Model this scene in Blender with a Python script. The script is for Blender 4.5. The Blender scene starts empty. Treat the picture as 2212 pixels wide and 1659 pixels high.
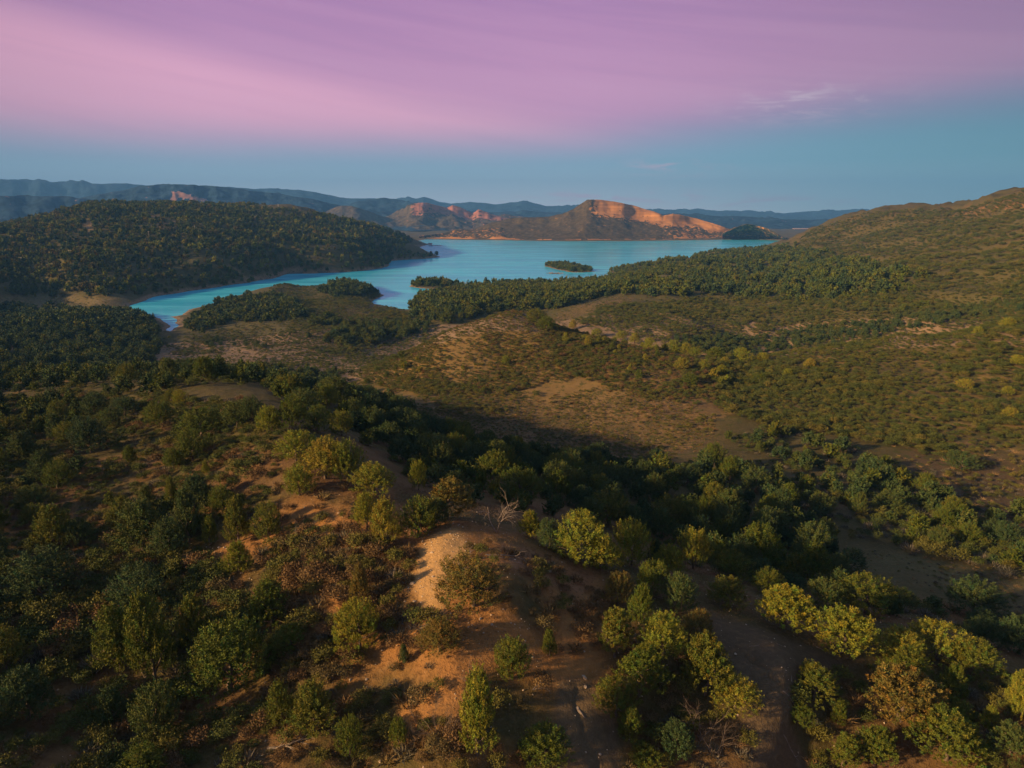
import bpy, math, random
import numpy as np
random.seed(7)
RNG = np.random.default_rng(11)
HAZE = 7.6e-5

# ------------------------------------------------------------------ camera, sky, sun, exposure
CZ, PITCH, FPX, CX, CY = 110.0, math.radians(13.9), 1474.0, 1105.5, 829.5
scn = bpy.context.scene
COL = scn.collection
cam_d = bpy.data.cameras.new("camera")
cam = bpy.data.objects.new("camera", cam_d)
COL.objects.link(cam)
cam_d.sensor_fit = 'HORIZONTAL'
cam_d.sensor_width = 36.0
cam_d.lens = 36.0 * FPX / 2211.0
cam_d.clip_start = 0.5
cam_d.clip_end = 200000
cam.location = (0, 0, CZ)
cam.rotation_euler = (math.pi / 2 - PITCH, 0, 0)
scn.camera = cam
scn.view_settings.view_transform = 'Standard'
scn.view_settings.look = 'None'
scn.view_settings.gamma = 1
scn.view_settings.use_curve_mapping = False
scn.view_settings.exposure = 1.0
scn.cycles.max_bounces = 4
scn.cycles.diffuse_bounces = 2
scn.cycles.glossy_bounces = 2
scn.cycles.volume_bounces = 0
scn.cycles.transparent_max_bounces = 8
scn.cycles.use_denoising = True

SUN_AZ, SUN_EL = math.radians(-114), math.radians(17.5)      # azimuth clockwise from +Y
sun_d = bpy.data.lights.new("sun", 'SUN')
sun_d.energy = 4.8
sun_d.angle = math.radians(2.2)
sun_d.color = (1.0, 0.64, 0.30)
sun = bpy.data.objects.new("sun", sun_d)
COL.objects.link(sun)
sun.rotation_euler = (math.pi / 2 - SUN_EL, 0, math.pi - SUN_AZ)

def srgb(r, g, b):
    f = lambda c: (c / 255 / 12.92) if c / 255 <= .04045 else ((c / 255 + .055) / 1.055) ** 2.4
    return (f(r), f(g), f(b), 1.0)

class NT:
    """tiny node-tree writer"""
    def __init__(s, tree):
        s.t = tree; s.t.nodes.clear()
    def n(s, typ, **kw):
        nd = s.t.nodes.new(typ)
        for k, v in kw.items(): setattr(nd, k, v)
        return nd
    def l(s, a, b): s.t.links.new(a, b)
    def put(s, sock, v):
        if hasattr(v, 'is_output'): s.l(v, sock)
        elif v is not None: sock.default_value = v
    def math(s, op, a, b=None, c=None, clamp=False):
        nd = s.n('ShaderNodeMath', operation=op, use_clamp=clamp)
        for i, v in enumerate((a, b, c)):
            s.put(nd.inputs[i], v)
        return nd.outputs[0]
    def mix(s, f, a, b, blend='MIX'):
        nd = s.n('ShaderNodeMix', data_type='RGBA', blend_type=blend, clamp_factor=True)
        s.put(nd.inputs[0], f); s.put(nd.inputs[6], a); s.put(nd.inputs[7], b)
        return nd.outputs[2]
    def smooth(s, v, a, b):
        nd = s.n('ShaderNodeMapRange', interpolation_type='SMOOTHSTEP')
        s.put(nd.inputs[0], v); nd.inputs[1].default_value = a; nd.inputs[2].default_value = b
        return nd.outputs[0]
    def ramp(s, f, stops):
        nd = s.n('ShaderNodeValToRGB')
        while len(nd.color_ramp.elements) < len(stops): nd.color_ramp.elements.new(0.5)
        for e, (p, c) in zip(nd.color_ramp.elements, stops):
            e.position = p; e.color = c if len(c) == 4 else (*c, 1)
        s.put(nd.inputs[0], f)
        return nd.outputs[0]
    def noise(s, vec, scale, detail=3, rough=.55, dist=0.0):
        nd = s.n('ShaderNodeTexNoise')
        if vec is not None: s.l(vec, nd.inputs['Vector'])
        nd.inputs['Scale'].default_value = scale; nd.inputs['Detail'].default_value = detail
        nd.inputs['Roughness'].default_value = rough; nd.inputs['Distortion'].default_value = dist
        return nd.outputs[0]

world = bpy.data.worlds.new("World")
scn.world = world
world.use_nodes = True
w = NT(world.node_tree)
tc = w.n('ShaderNodeTexCoord')
sep = w.n('ShaderNodeSeparateXYZ'); w.l(tc.outputs['Generated'], sep.inputs[0])
hor = w.math('SQRT', w.math('ADD', w.math('MULTIPLY', sep.outputs[0], sep.outputs[0]), w.math('MULTIPLY', sep.outputs[1], sep.outputs[1])))
elev = w.math('MULTIPLY', w.math('ARCTAN2', sep.outputs[2], hor), 57.2958)
az = w.math('MULTIPLY', w.math('ARCTAN2', sep.outputs[0], sep.outputs[1]), 57.2958)
azc = w.math('MINIMUM', w.math('MAXIMUM', az, -60.0), 60.0)
cmb = w.n('ShaderNodeCombineXYZ'); w.l(w.math('MULTIPLY', azc, .03), cmb.inputs[0]); w.l(w.math('ADD', w.math('MULTIPLY', elev, .22), w.math('MULTIPLY', azc, .022)), cmb.inputs[1])
strk = w.noise(cmb.outputs[0], 1.1, 4, .5)
wob = w.math('MULTIPLY', w.math('SUBTRACT', strk, .5), 1.6)
# the foot of the pink veil stands higher towards the right
foot = w.math('ADD', w.math('MULTIPLY', w.smooth(azc, -5, 45), 2.6), 0.0)
e2 = w.math('ADD', w.math('SUBTRACT', elev, foot), wob)
low = w.ramp(w.math('DIVIDE', elev, 12.0), [(0.0, srgb(232, 228, 234)), (.10, srgb(208, 218, 228)), (.33, srgb(142, 178, 198)), (.6, srgb(118, 148, 178)), (1.0, srgb(116, 132, 176))])
high = w.ramp(w.math('DIVIDE', elev, 90.0), [(0.0, srgb(180, 128, 175)), (.10, srgb(206, 142, 182)), (.17, srgb(176, 122, 170)), (.35, srgb(124, 138, 172)), (1.0, srgb(104, 138, 162))])
veil = srgb(238, 168, 196)
line = w.math('ADD', w.math('MULTIPLY', azc, -0.135), 7.6)
below = w.smooth(w.math('ADD', w.math('SUBTRACT', line, elev), w.math('MULTIPLY', wob, .9)), -1.6, 1.3)
fade = w.smooth(azc, 26, -12)
pink = w.mix(w.math('MULTIPLY', w.math('MULTIPLY', below, fade), .95), high, veil)
cm3 = w.n('ShaderNodeCombineXYZ'); w.l(w.math('MULTIPLY', azc, .035), cm3.inputs[0]); w.l(w.math('ADD', w.math('MULTIPLY', elev, .75), w.math('MULTIPLY', azc, .105)), cm3.inputs[1])
st2 = w.noise(cm3.outputs[0], 1.0, 6, .62, .4)
pink = w.mix(w.math('MULTIPLY', w.smooth(st2, .40, .72), .12), pink, srgb(228, 176, 204))
pink = w.mix(w.math('MULTIPLY', w.smooth(st2, .54, .30), .09), pink, srgb(128, 100, 158))
sky = w.mix(w.smooth(e2, 3.0, 7.6), low, pink)
# faint wisps
cmb2 = w.n('ShaderNodeCombineXYZ'); w.l(w.math('MULTIPLY', azc, .25), cmb2.inputs[0]); w.l(w.math('MULTIPLY', elev, 1.5), cmb2.inputs[1])
wn = w.smooth(w.noise(cmb2.outputs[0], 1.3, 6, .62, .8), .46, .66)
def blob(a0, e0, sa, se):
    da = w.math('DIVIDE', w.math('SUBTRACT', azc, a0), sa); de = w.math('DIVIDE', w.math('SUBTRACT', elev, e0), se)
    return w.math('EXPONENT', w.math('MULTIPLY', w.math('ADD', w.math('MULTIPLY', da, da), w.math('MULTIPLY', de, de)), -1.0))
bl = w.math('ADD', w.math('ADD', blob(12.5, 3.6, 3, .55), blob(20, 1.0, 6, .32)), w.math('ADD', blob(22, 8.0, 5, 1.1), blob(8, 1.4, 9, .5)))
sky = w.mix(w.math('MULTIPLY', w.math('MULTIPLY', bl, wn), .95, clamp=True), sky, srgb(222, 184, 204))
# dusk falloff to the right, with vignette painted into both sides
dim = w.math('SUBTRACT', 1.0, w.math('MULTIPLY', w.smooth(az, 2, 48), .46))
dimL = w.math('SUBTRACT', 1.0, w.math('MULTIPLY', w.smooth(az, -20, -44), .26))
dimc = w.n('ShaderNodeVectorMath', operation='SCALE'); w.l(sky, dimc.inputs[0]); w.l(w.math('MULTIPLY', dim, dimL), dimc.inputs[3])
tint = w.mix(w.math('MULTIPLY', w.smooth(az, 5, 42), w.smooth(elev, 11, 5)), (1.0, .97, .98, 1), (.62, .98, .92, 1))
sky2 = w.mix(1.0, dimc.outputs[0], tint, 'MULTIPLY')
nish = w.n('ShaderNodeTexSky', sky_type='NISHITA', sun_disc=False)
nish.sun_elevation = SUN_EL; nish.sun_rotation = SUN_AZ
b1 = w.n('ShaderNodeBackground'); w.l(sky2, b1.inputs[0]); b1.inputs[1].default_value = 0.545
b2 = w.n('ShaderNodeBackground'); w.l(nish.outputs[0], b2.inputs[0]); b2.inputs[1].default_value = 0.006
add = w.n('ShaderNodeAddShader'); w.l(b1.outputs[0], add.inputs[0]); w.l(b2.outputs[0], add.inputs[1])
wo = w.n('ShaderNodeOutputWorld'); w.l(add.outputs[0], wo.inputs[0])

# ------------------------------------------------------------------ numeric helpers
CP, SP = math.cos(PITCH), math.sin(PITCH)
def ray(px, py):
    """direction of a photo point: azimuth and tangent of the depression"""
    px = np.asarray(px, float); py = np.asarray(py, float)
    u = (px - CX) / FPX; v = (CY - py) / FPX
    fwd = CP + v * SP; up = -SP + v * CP
    h = np.hypot(u, fwd)
    return np.arctan2(u, fwd), -up / h
def project(x, y, z):
    dz = z - CZ
    dep = y * CP - dz * SP; upc = y * SP + dz * CP
    dep = np.where(dep < 1e-3, 1e-3, dep)
    return CX + FPX * x / dep, CY - FPX * upc / dep

_perm = np.random.default_rng(3).random((256, 256))
def vnoise(x, y):
    xi = np.floor(x).astype(np.int64); yi = np.floor(y).astype(np.int64)
    fx = x - xi; fy = y - yi
    fx = fx * fx * fx * (fx * (fx * 6 - 15) + 10); fy = fy * fy * fy * (fy * (fy * 6 - 15) + 10)
    a = _perm[xi & 255, yi & 255]; b = _perm[(xi + 1) & 255, yi & 255]
    c = _perm[xi & 255, (yi + 1) & 255]; d = _perm[(xi + 1) & 255, (yi + 1) & 255]
    return (a * (1 - fx) + b * fx) * (1 - fy) + (c * (1 - fx) + d * fx) * fy
def fbm(x, y, oct=4, gain=.5):
    s = 0; a = 1; t = 0
    for k in range(oct):
        s = s + a * (vnoise(x * 2 ** k + 17.3 * k, y * 2 ** k - 9.1 * k) * 2 - 1); t += a; a *= gain
    return s / t
def sstep(x, a, b):
    t = np.clip((x - a) / (b - a), 0, 1); return t * t * (3 - 2 * t)
def inpoly(px, py, poly):
    px = np.asarray(px); py = np.asarray(py)
    r = np.zeros(px.shape, bool); n = len(poly)
    for i in range(n):
        x0, y0 = poly[i]; x1, y1 = poly[(i + 1) % n]
        if y0 == y1: continue
        c = ((y0 > py) != (y1 > py)) & (px < (x1 - x0) * (py - y0) / (y1 - y0) + x0)
        r ^= c
    return r
def segdist(px, py, poly, closed=True):
    d = np.full(np.shape(px), 1e9); n = len(poly)
    for i in range(n if closed else n - 1):
        x0, y0 = poly[i]; x1, y1 = poly[(i + 1) % n]
        dx, dy = x1 - x0, y1 - y0; L = dx * dx + dy * dy + 1e-9
        t = np.clip(((px - x0) * dx + (py - y0) * dy) / L, 0, 1)
        d = np.minimum(d, np.hypot(px - x0 - t * dx, py - y0 - t * dy))
    return d
def soft(px, py, poly, w=8):
    """soft polygon mask"""
    ins = inpoly(px, py, poly); d = segdist(px, py, poly)
    return sstep(np.where(ins, d, -d), -w, w)

# ------------------------------------------------------------------ terrain control points
def cz(px, py, z):
    a, t = ray(px, py); return (float(a), math.log((CZ - z) / float(t)), float(t))
def cd(px, py, d):
    a, t = ray(px, py); return (float(a), math.log(d), float(t))
def ch(px, d, z, py=700):
    a, t = ray(px, py); return (float(a), math.log(d), (CZ - z) / d)
CTL = []
# foreground spur (knoll, crest to the left, crest to the right)
for p in [(960, 1150, 76), (900, 1160, 77), (1050, 1150, 78), (840, 1120, 82), (780, 1080, 88), (700, 1050, 93), (640, 1000, 102), (600, 950, 114),
          (560, 915, 128), (500, 880, 150), (430, 860, 168), (350, 845, 195), (200, 835, 245), (50, 835, 290), (-200, 840, 320),
          (1150, 1180, 76), (1290, 1245, 73), (1400, 1290, 71), (1560, 1345, 70), (1700, 1385, 70), (1850, 1440, 70), (2000, 1480, 72), (2211, 1530, 74), (2400, 1580, 76),
          (1105, 1300, 61), (950, 1300, 61), (1105, 1450, 54), (1105, 1659, 45.5), (800, 1659, 47.5), (500, 1659, 52), (200, 1659, 57), (0, 1659, 60), (-250, 1659, 63),
          (1400, 1659, 50), (1700, 1659, 57), (2000, 1659, 63), (2300, 1659, 68), (1400, 1480, 56), (1700, 1520, 59), (1000, 1750, 41), (0, 1750, 52), (2211, 1750, 60),
          (700, 1300, 67), (500, 1300, 75), (300, 1300, 83), (100, 1300, 89), (-200, 1300, 95), (700, 1450, 58), (300, 1450, 70), (0, 1450, 77),
          (600, 1150, 86), (400, 1150, 96), (200, 1150, 106), (0, 1150, 112), (-200, 1150, 118), (500, 1020, 110), (350, 1000, 128), (200, 980, 145), (0, 980, 158), (-200, 980, 165),
          (200, 900, 195), (0, 900, 215), (400, 920, 148), (-200, 900, 225),
          # back slope of the spur and the valley
          (900, 1050, 108), (820, 980, 125), (760, 920, 155), (1050, 1050, 118), (1250, 1120, 112), (1250, 1050, 145), (1100, 985, 180), (950, 940, 180), (1250, 985, 205), (850, 890, 210),
          (1400, 1180, 108), (1500, 1100, 140), (1450, 1030, 178), (1600, 1200, 118), (1750, 1250, 115), (1700, 1130, 152), (1700, 1040, 195), (1900, 1300, 112), (1900, 1180, 150), (1950, 1080, 195),
          (2100, 1330, 118), (2200, 1200, 160), (2300, 1380, 115), (2400, 1250, 150), (2100, 1250, 140),
          (1180, 950, 240), (1000, 900, 255), (1400, 960, 235), (1180, 900, 268), (900, 880, 262), (1400, 900, 262), (1600, 960, 232), (1600, 900, 262), (1800, 1000, 225), (1800, 920, 270),
          (2000, 1000, 240), (2211, 1050, 230), (2211, 950, 275), (2000, 900, 290), (2400, 1000, 250),
          # brown hill and its long right shoulder
          (1100, 860, 290), (1250, 850, 295), (950, 830, 320), (820, 850, 330), (1100, 770, 350), (1000, 770, 352), (1250, 780, 338), (1400, 830, 305), (900, 800, 350),
          (1112, 668, 432), (1060, 682, 422), (1000, 702, 412), (950, 725, 405), (900, 752, 400), (830, 785, 400), (770, 810, 402), (1160, 685, 420), (1220, 712, 405), (1320, 735, 385), (1420, 755, 372), (1560, 778, 365),
          (1700, 768, 385), (1800, 752, 400), (1950, 728, 420), (2100, 706, 440), (2230, 690, 450), (2450, 660, 470), (1600, 850, 310), (1800, 830, 330), (2000, 810, 350), (2211, 790, 360), (2400, 790, 370),
          # second slope and big right hill
          (1600, 758, 560), (1800, 733, 600), (2000, 700, 620), (2211, 668, 640), (2400, 640, 660), (1450, 720, 560), (1600, 700, 640), (1800, 660, 680), (2000, 640, 700), (2211, 610, 700), (2400, 580, 700),
          (1300, 670, 660), (1400, 650, 720), (1600, 640, 800), (1800, 600, 900), (2000, 560, 950), (2211, 530, 900), (1500, 600, 1050), (1700, 565, 1350), (1850, 520, 1450), (2000, 500, 1350), (2211, 470, 1150), (2400, 430, 1100),
          (1720, 521, 2300), (1770, 495, 2050), (1810, 478, 1900), (1870, 463, 1750), (1960, 459, 1650), (2080, 456, 1500), (2150, 436, 1420), (2211, 415, 1380), (2350, 395, 1350), (2500, 390, 1300),
          (1400, 560, 1540), (1420, 549, 1700), (1460, 556, 1650), (1370, 572, 1500),
          # wooded hill beyond the arm of the lake
          (0, 600, 1080), (150, 600, 1080), (300, 600, 1080), (450, 595, 1120), (600, 575, 1230), (700, 560, 1330), (800, 548, 1500), (850, 530, 1750),
          (-250, 610, 1050), (0, 540, 1330), (150, 520, 1400), (300, 520, 1400), (450, 520, 1430), (600, 520, 1500), (750, 520, 1680),
          (-250, 520, 1500), (-250, 500, 1750), (0, 497, 1750), (60, 484, 1850), (120, 463, 1900), (180, 450, 1950), (250, 443, 2000), (320, 446, 2000), (400, 445, 2050), (480, 446, 2100), (550, 446, 2150), (620, 446, 2250), (660, 449, 2280), (700, 462, 2300), (740, 475, 2350), (830, 492, 2300), (890, 508, 2350)]:
    CTL.append(cd(*p))
# lowland and shores, by height above the lake
for p in [(450, 760, 5), (600, 745, 6), (700, 765, 8), (500, 705, 5), (640, 665, 8), (560, 655, 8), (620, 640, 4), (750, 655, 8), (850, 690, 5), (950, 700, 9), (780, 720, 7),
          (300, 765, 8), (100, 765, 14), (0, 705, 14), (150, 690, 11), (250, 690, 6), (0, 660, 4), (150, 655, 3), (-250, 670, 4), (-250, 720, 14), (0, 800, 22), (200, 800, 18), (400, 795, 13), (600, 798, 13), (700, 830, 22), (-250, 800, 24),
          (1000, 670, 14), (1100, 640, 12), (1200, 635, 14), (1300, 625, 16), (1400, 600, 22), (950, 655, 9), (760, 625, 7), (60, 640, 5), (400, 640, 3), (1540, 565, 18), (1650, 550, 18), (1250, 645, 16)]:
    CTL.append(cz(*p))
# hidden ground behind the crests
for p in [(1112, 520, 16), (1000, 500, 14), (1250, 480, 22), (1400, 450, 13), (1600, 460, 7), (1800, 490, 5), (2000, 510, 8), (2211, 530, 16), (2400, 520, 26), (900, 480, 9),
          (1870, 2600, 60), (2080, 2400, 80), (2211, 2200, 90), (2450, 2200, 90), (250, 2900, 60), (500, 3000, 50), (0, 2800, 40), (-250, 2800, 50), (750, 3200, 20), (-250, 4200, 25), (200, 4200, 25), (700, 4200, 15), (1100, 4300, 12), (1500, 4300, 12), (1870, 4200, 25), (2211, 4200, 40), (2450, 4200, 40),
          (1300, 2200, -5), (1000, 2000, -5), (1300, 1200, -5), (1000, 1000, -5), (1500, 3000, 5), (900, 3200, 8)]:
    CTL.append(ch(*p))
CTL = np.array(CTL)
KA = 2.6
def _phi(r2): return 0.5 * r2 * np.log(r2 + 1e-12)
P = np.stack([CTL[:, 0] * KA, CTL[:, 1]], 1); N = len(P)
r2 = ((P[:, None] - P[None]) ** 2).sum(2)
A = np.zeros((N + 3, N + 3)); A[:N, :N] = _phi(r2) + np.eye(N) * 2e-3; A[:N, N] = 1; A[:N, N + 1:] = P; A[N, :N] = 1; A[N + 1:, :N] = P.T
W = np.linalg.solve(A, np.concatenate([CTL[:, 2], [0, 0, 0]]))
AZC = np.linspace(math.radians(-48), math.radians(48), 170)
LNC = np.linspace(math.log(38), math.log(4600), 330)
ga, gl = np.meshgrid(AZC, LNC, indexing='ij')
Q = np.stack([ga.ravel() * KA, gl.ravel()], 1)
out = np.empty(len(Q))
for i in range(0, len(Q), 8000):
    q = Q[i:i + 8000]
    out[i:i + 8000] = _phi(((q[:, None] - P[None]) ** 2).sum(2)) @ W[:N] + W[N] + q @ W[N + 1:]
TC = out.reshape(ga.shape)
def bilin(G, a0, a1, l0, l1, a, l):
    na, nl = G.shape
    fa = np.clip((a - a0) / (a1 - a0) * (na - 1), 0, na - 1.001); fl = np.clip((l - l0) / (l1 - l0) * (nl - 1), 0, nl - 1.001)
    ia = fa.astype(int); il = fl.astype(int); fa -= ia; fl -= il
    return (G[ia, il] * (1 - fa) + G[ia + 1, il] * fa) * (1 - fl) + (G[ia, il + 1] * (1 - fa) + G[ia + 1, il + 1] * fa) * fl

def wpt(px, py, z=0.0):
    a, t = ray(px, py); d = (CZ - z) / float(t)
    return (d * math.sin(float(a)), d * math.cos(float(a)))
LAKE_PX = [(270, 667), (287, 656), (336, 640), (383, 632), (433, 625), (493, 616), (550, 608), (590, 602), (604, 597), (618, 591), (680, 590.5), (737, 588), (784, 585), (812, 581), (837, 576.5), (843, 570), (850, 563.5),
           (880, 561), (915, 559.5), (953, 555), (930, 547), (895, 543.5), (878, 541.5), (869, 537), (890, 535), (910, 533), (926, 528.5), (915, 524), (904, 520), (920, 517.3), (980, 518), (1037, 519), (1100, 519.5), (1180, 521), (1237, 521.7), (1340, 521.3), (1474, 519.5), (1607, 517.3),
           (1704, 520), (1722, 523.4), (1721, 533), (1665, 536), (1607, 540), (1545, 547), (1497, 555), (1500, 560), (1474, 565), (1440, 574), (1380, 577), (1340, 579), (1310, 584.5), (1318, 588), (1335, 592), (1320, 598), (1270, 607), (1203, 611), (1150, 614), (1103, 616), (1060, 617), (1027, 619), (998, 624), (953, 631), (894, 645), (891, 666), (882, 670), (864, 667), (835, 661), (804, 657),
           (815, 648), (831, 637), (800, 629), (760, 620), (735, 614), (700, 617), (663, 622), (610, 621), (566, 627), (533, 632), (500, 640), (480, 648), (450, 658), (411, 668), (400, 681), (367, 685), (380, 690), (371, 697), (368, 716), (354, 713), (354, 697), (330, 684), (300, 680)]
ISLES_PX = [[(1174, 575), (1185, 572), (1215, 571), (1250, 576), (1284, 586.5), (1262, 588.5), (1236, 589), (1205, 583)],
            [(880, 619), (893, 612), (920, 610), (960, 611), (990, 614), (996, 620), (985, 626), (965, 628.5), (950, 626), (925, 624), (900, 622)],
            [(1190, 590), (1212, 590.2), (1212, 592), (1190, 592)]]
LAKE = [wpt(*p) for p in LAKE_PX]; ISLES = [[wpt(*p) for p in q] for q in ISLES_PX]
def lake_sd(x, y):
    """metres outside the water (+) or inside (-)"""
    jx = x + 9 * fbm(x / 60, y / 60, 3); jy = y + 9 * fbm(x / 60 + 50, y / 60, 3)
    s = segdist(jx, jy, LAKE); s = np.where(inpoly(jx, jy, LAKE), -s, s)
    for q in ISLES:
        jx2 = x + 3 * fbm(x / 20, y / 20, 2); jy2 = y + 3 * fbm(x / 20 + 9, y / 20, 2)
        si = segdist(jx2, jy2, q); si = np.where(inpoly(jx2, jy2, q), si, -si)
        s = np.maximum(s, si)
    return s

GULLIES = [([(1243, 1488), (1240, 1515), (1246, 1535), (1258, 1560), (1260, 1590), (1272, 1610), (1285, 1640), (1290, 1680)], .16, .20),
           ([(1225, 1400), (1238, 1430), (1243, 1488)], .13, .015),
           ([(1210, 1540), (1222, 1580), (1228, 1640)], .13, .012),
           ([(1610, 1412), (1640, 1435), (1655, 1462), (1690, 1495), (1702, 1540), (1722, 1590), (1725, 1650)], .22, .26),
           ([(1668, 1445), (1680, 1470), (1692, 1492)], .13, .016), ([(1640, 1490), (1675, 1540), (1705, 1570)], .13, .014), ([(1625, 1520), (1665, 1570), (1700, 1610)], .13, .014)]
def base_z(a, d):
    ac = np.clip(a, AZC[0], AZC[-1]); l = np.log(np.maximum(d, 38.0))
    t = bilin(TC, AZC[0], AZC[-1], LNC[0], LNC[-1], ac, np.minimum(l, LNC[-1]))
    z = CZ - t * np.clip(d, 38.0, 4600)
    beh = sstep(np.abs(a), math.radians(50), math.radians(95))
    z = z * (1 - beh) + (60 + 0 * z) * beh
    far = sstep(d, 3300, 4600)
    return z * (1 - far) + 14 * far
def terrain_z(x, y):
    d = np.hypot(x, y); a = np.arctan2(x, y)
    z = base_z(a, d)
    # relief: ribs and hollows that grow with distance
    amp = np.interp(d, [30, 80, 200, 450, 900, 2000, 4500, 60000], [.25, .5, 1.1, 2.0, 4.5, 11, 6, 14])
    z = z + amp * (fbm(x / np.interp(d, [50, 500, 2000], [14, 50, 190]).mean() if False else x / 60, y / 60, 5) * .9)
    z = z + .28 * fbm(x / 5, y / 5, 4) * (d < 900)
    br = sstep(d, 700, 1200) * (1 - sstep(d, 2700, 3300))
    z = z + br * 17 * (np.abs(fbm(x / 260 + 3, y / 260, 3)) - .22) * -1
    rs = sstep(d, 240, 420) * (1 - sstep(d, 1500, 2400)) * sstep(a, .12, .30)
    z = z + rs * np.interp(d, [300, 900, 1600], [2.2, 9, 20]) * (.30 - np.abs(fbm((x + .5 * y) / 70 + 5, (y - .5 * x) / 190, 4))) * 2
    s = np.full(np.shape(x), 500.0)
    m = (d > 380) & (d < 4700) & (np.abs(a) < 1.0)
    if m.any(): s[m] = lake_sd(x[m], y[m])
    bank = np.interp(d, [400, 1000, 3000], [45, 70, 160])
    r = np.clip(s / bank, 0, 1); r = r * (2 - r)
    zz = np.maximum(z, 2.0)
    z = np.where(s > 0, .15 + (zz - .15) * r + np.clip(s, 0, 6) * .05, -np.minimum(6, -s * .35) - .1)
    return z, s

rows = np.concatenate([np.geomspace(6, 36, 14, endpoint=False), np.geomspace(36, 130, 330, endpoint=False), np.geomspace(130, 700, 250, endpoint=False), np.geomspace(700, 4600, 230, endpoint=False), np.geomspace(4600, 70000, 50)])
dens = np.linspace(math.radians(-47), math.radians(47), 640)
rest = np.linspace(math.radians(47), math.radians(313), 60)[1:-1]
azs = np.concatenate([dens, rest])
ga, gd = np.meshgrid(azs, rows, indexing='ij')
GX, GY = gd * np.sin(ga), gd * np.cos(ga)
GZ, GS = terrain_z(GX, GY)
FR = (gd > 36) & (gd < 130)
for path, wd, dp in GULLIES:
    # gully lines follow the slope where the photo shows them
    pts = []
    for (px, py) in path:
        a, t = ray(px, py); k = int(np.argmin(np.abs(dens - float(a))))
        tt = (CZ - GZ[k]) / rows; j = int(np.argmax((tt < float(t)) & (rows > 37)))
        pts.append((rows[j] * math.sin(float(a)), rows[j] * math.cos(float(a))))
    for k, (x, y) in enumerate(pts): pass
    s = np.full(GX.shape, 99.); s[FR] = segdist(GX[FR] + .35 * fbm(GX[FR] / 2, GY[FR] / 2, 2), GY[FR] + .35 * fbm(GX[FR] / 2 + 7, GY[FR] / 2, 2), pts, False)
    GZ = GZ - dp * (np.exp(-(s / wd) ** 2) * .75 + .55 * np.exp(-(s / (wd * 4)) ** 2)) * (1 + .5 * fbm(GX / 1.3, GY / 1.3, 2))
LR = np.log(rows)
def H(x, y):
    """terrain height by look-up"""
    x = np.asarray(x, float); y = np.asarray(y, float)
    a = np.arctan2(x, y); d = np.hypot(x, y)
    fa = np.clip((a - dens[0]) / (dens[-1] - dens[0]) * (len(dens) - 1), 0, len(dens) - 1.001)
    fl = np.clip(np.interp(np.log(np.maximum(d, 6)), LR, np.arange(len(rows))), 0, len(rows) - 1.001)
    ia = fa.astype(int); il = fl.astype(int); fa = fa - ia; fl = fl - il
    return (GZ[ia, il] * (1 - fa) + GZ[ia + 1, il] * fa) * (1 - fl) + (GZ[ia, il + 1] * (1 - fa) + GZ[ia + 1, il + 1] * fa) * fl
TT = (CZ - GZ[:len(dens)]) / rows[None]
TMIN = np.minimum.accumulate(np.where(rows[None] > 30, TT, 99.), axis=1)
def ground(px, py, dmin=36):
    """place on the ground that the photo shows at px, py -> x, y, z"""
    a, t = ray(px, py); a = float(a); t = float(t)
    fa = np.clip((a - dens[0]) / (dens[-1] - dens[0]) * (len(dens) - 1), 0, len(dens) - 1.001); ia = int(fa); fa -= ia
    tt = TT[ia] * (1 - fa) + TT[ia + 1] * fa
    ok = (tt <= t) & (rows >= dmin)
    j = int(np.argmax(ok)) if ok.any() else len(rows) - 1
    d = rows[j]
    if j > 0 and tt[j - 1] > t: d = rows[j - 1] + (rows[j] - rows[j - 1]) * (tt[j - 1] - t) / (tt[j - 1] - tt[j])
    x, y = d * math.sin(a), d * math.cos(a)
    return x, y, float(H(x, y)), d
def visible(x, y, z, slack=0.0):
    a = np.arctan2(x, y); d = np.hypot(x, y)
    ia = np.clip(np.rint((a - dens[0]) / (dens[-1] - dens[0]) * (len(dens) - 1)).astype(int), 0, len(dens) - 1)
    il = np.clip(np.interp(np.log(np.maximum(d * .985, 6)), LR, np.arange(len(rows))).astype(int), 0, len(rows) - 1)
    return (CZ - z - slack) / d <= TMIN[ia, il] + 1e-4

# ------------------------------------------------------------------ mesh helpers
def mesh_np(name, verts, faces, mats, smooth=False, col=None, mat_idx=None):
    me = bpy.data.meshes.new(name)
    verts = np.asarray(verts, np.float32); faces = np.asarray(faces, np.int32)
    nv, nf, k = len(verts), len(faces), faces.shape[1]
    me.vertices.add(nv); me.vertices.foreach_set('co', verts.ravel())
    me.loops.add(nf * k); me.loops.foreach_set('vertex_index', faces.ravel())
    me.polygons.add(nf); me.polygons.foreach_set('loop_start', np.arange(nf, dtype=np.int32) * k)
    me.update(calc_edges=True)
    if smooth: me.polygons.foreach_set('use_smooth', np.ones(nf, bool))
    else: me.polygons.foreach_set('use_smooth', np.zeros(nf, bool))
    if mat_idx is not None: me.polygons.foreach_set('material_index', np.asarray(mat_idx, np.int32))
    for m in (mats if isinstance(mats, (list, tuple)) else [mats]): me.materials.append(m)
    if col is not None:
        at = me.color_attributes.new('Col', 'FLOAT_COLOR', 'POINT')
        c = np.ones((nv, 4), np.float32); c[:, :3] = col; at.data.foreach_set('color', c.ravel())
    me.validate()
    return me
def link(name, me, parent=None, **props):
    o = bpy.data.objects.new(name, me); COL.objects.link(o)
    if parent is not None: o.parent = parent
    for k, v in props.items(): o[k] = v
    return o
def grid_faces(nu, nv, wrap=False):
    i = np.arange(nu if wrap else nu - 1)[:, None]; j = np.arange(nv - 1)[None]
    a = i * nv + j; b = ((i + 1) % nu) * nv + j
    return np.stack([a, a + 1, b + 1, b], -1).reshape(-1, 4)

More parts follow.
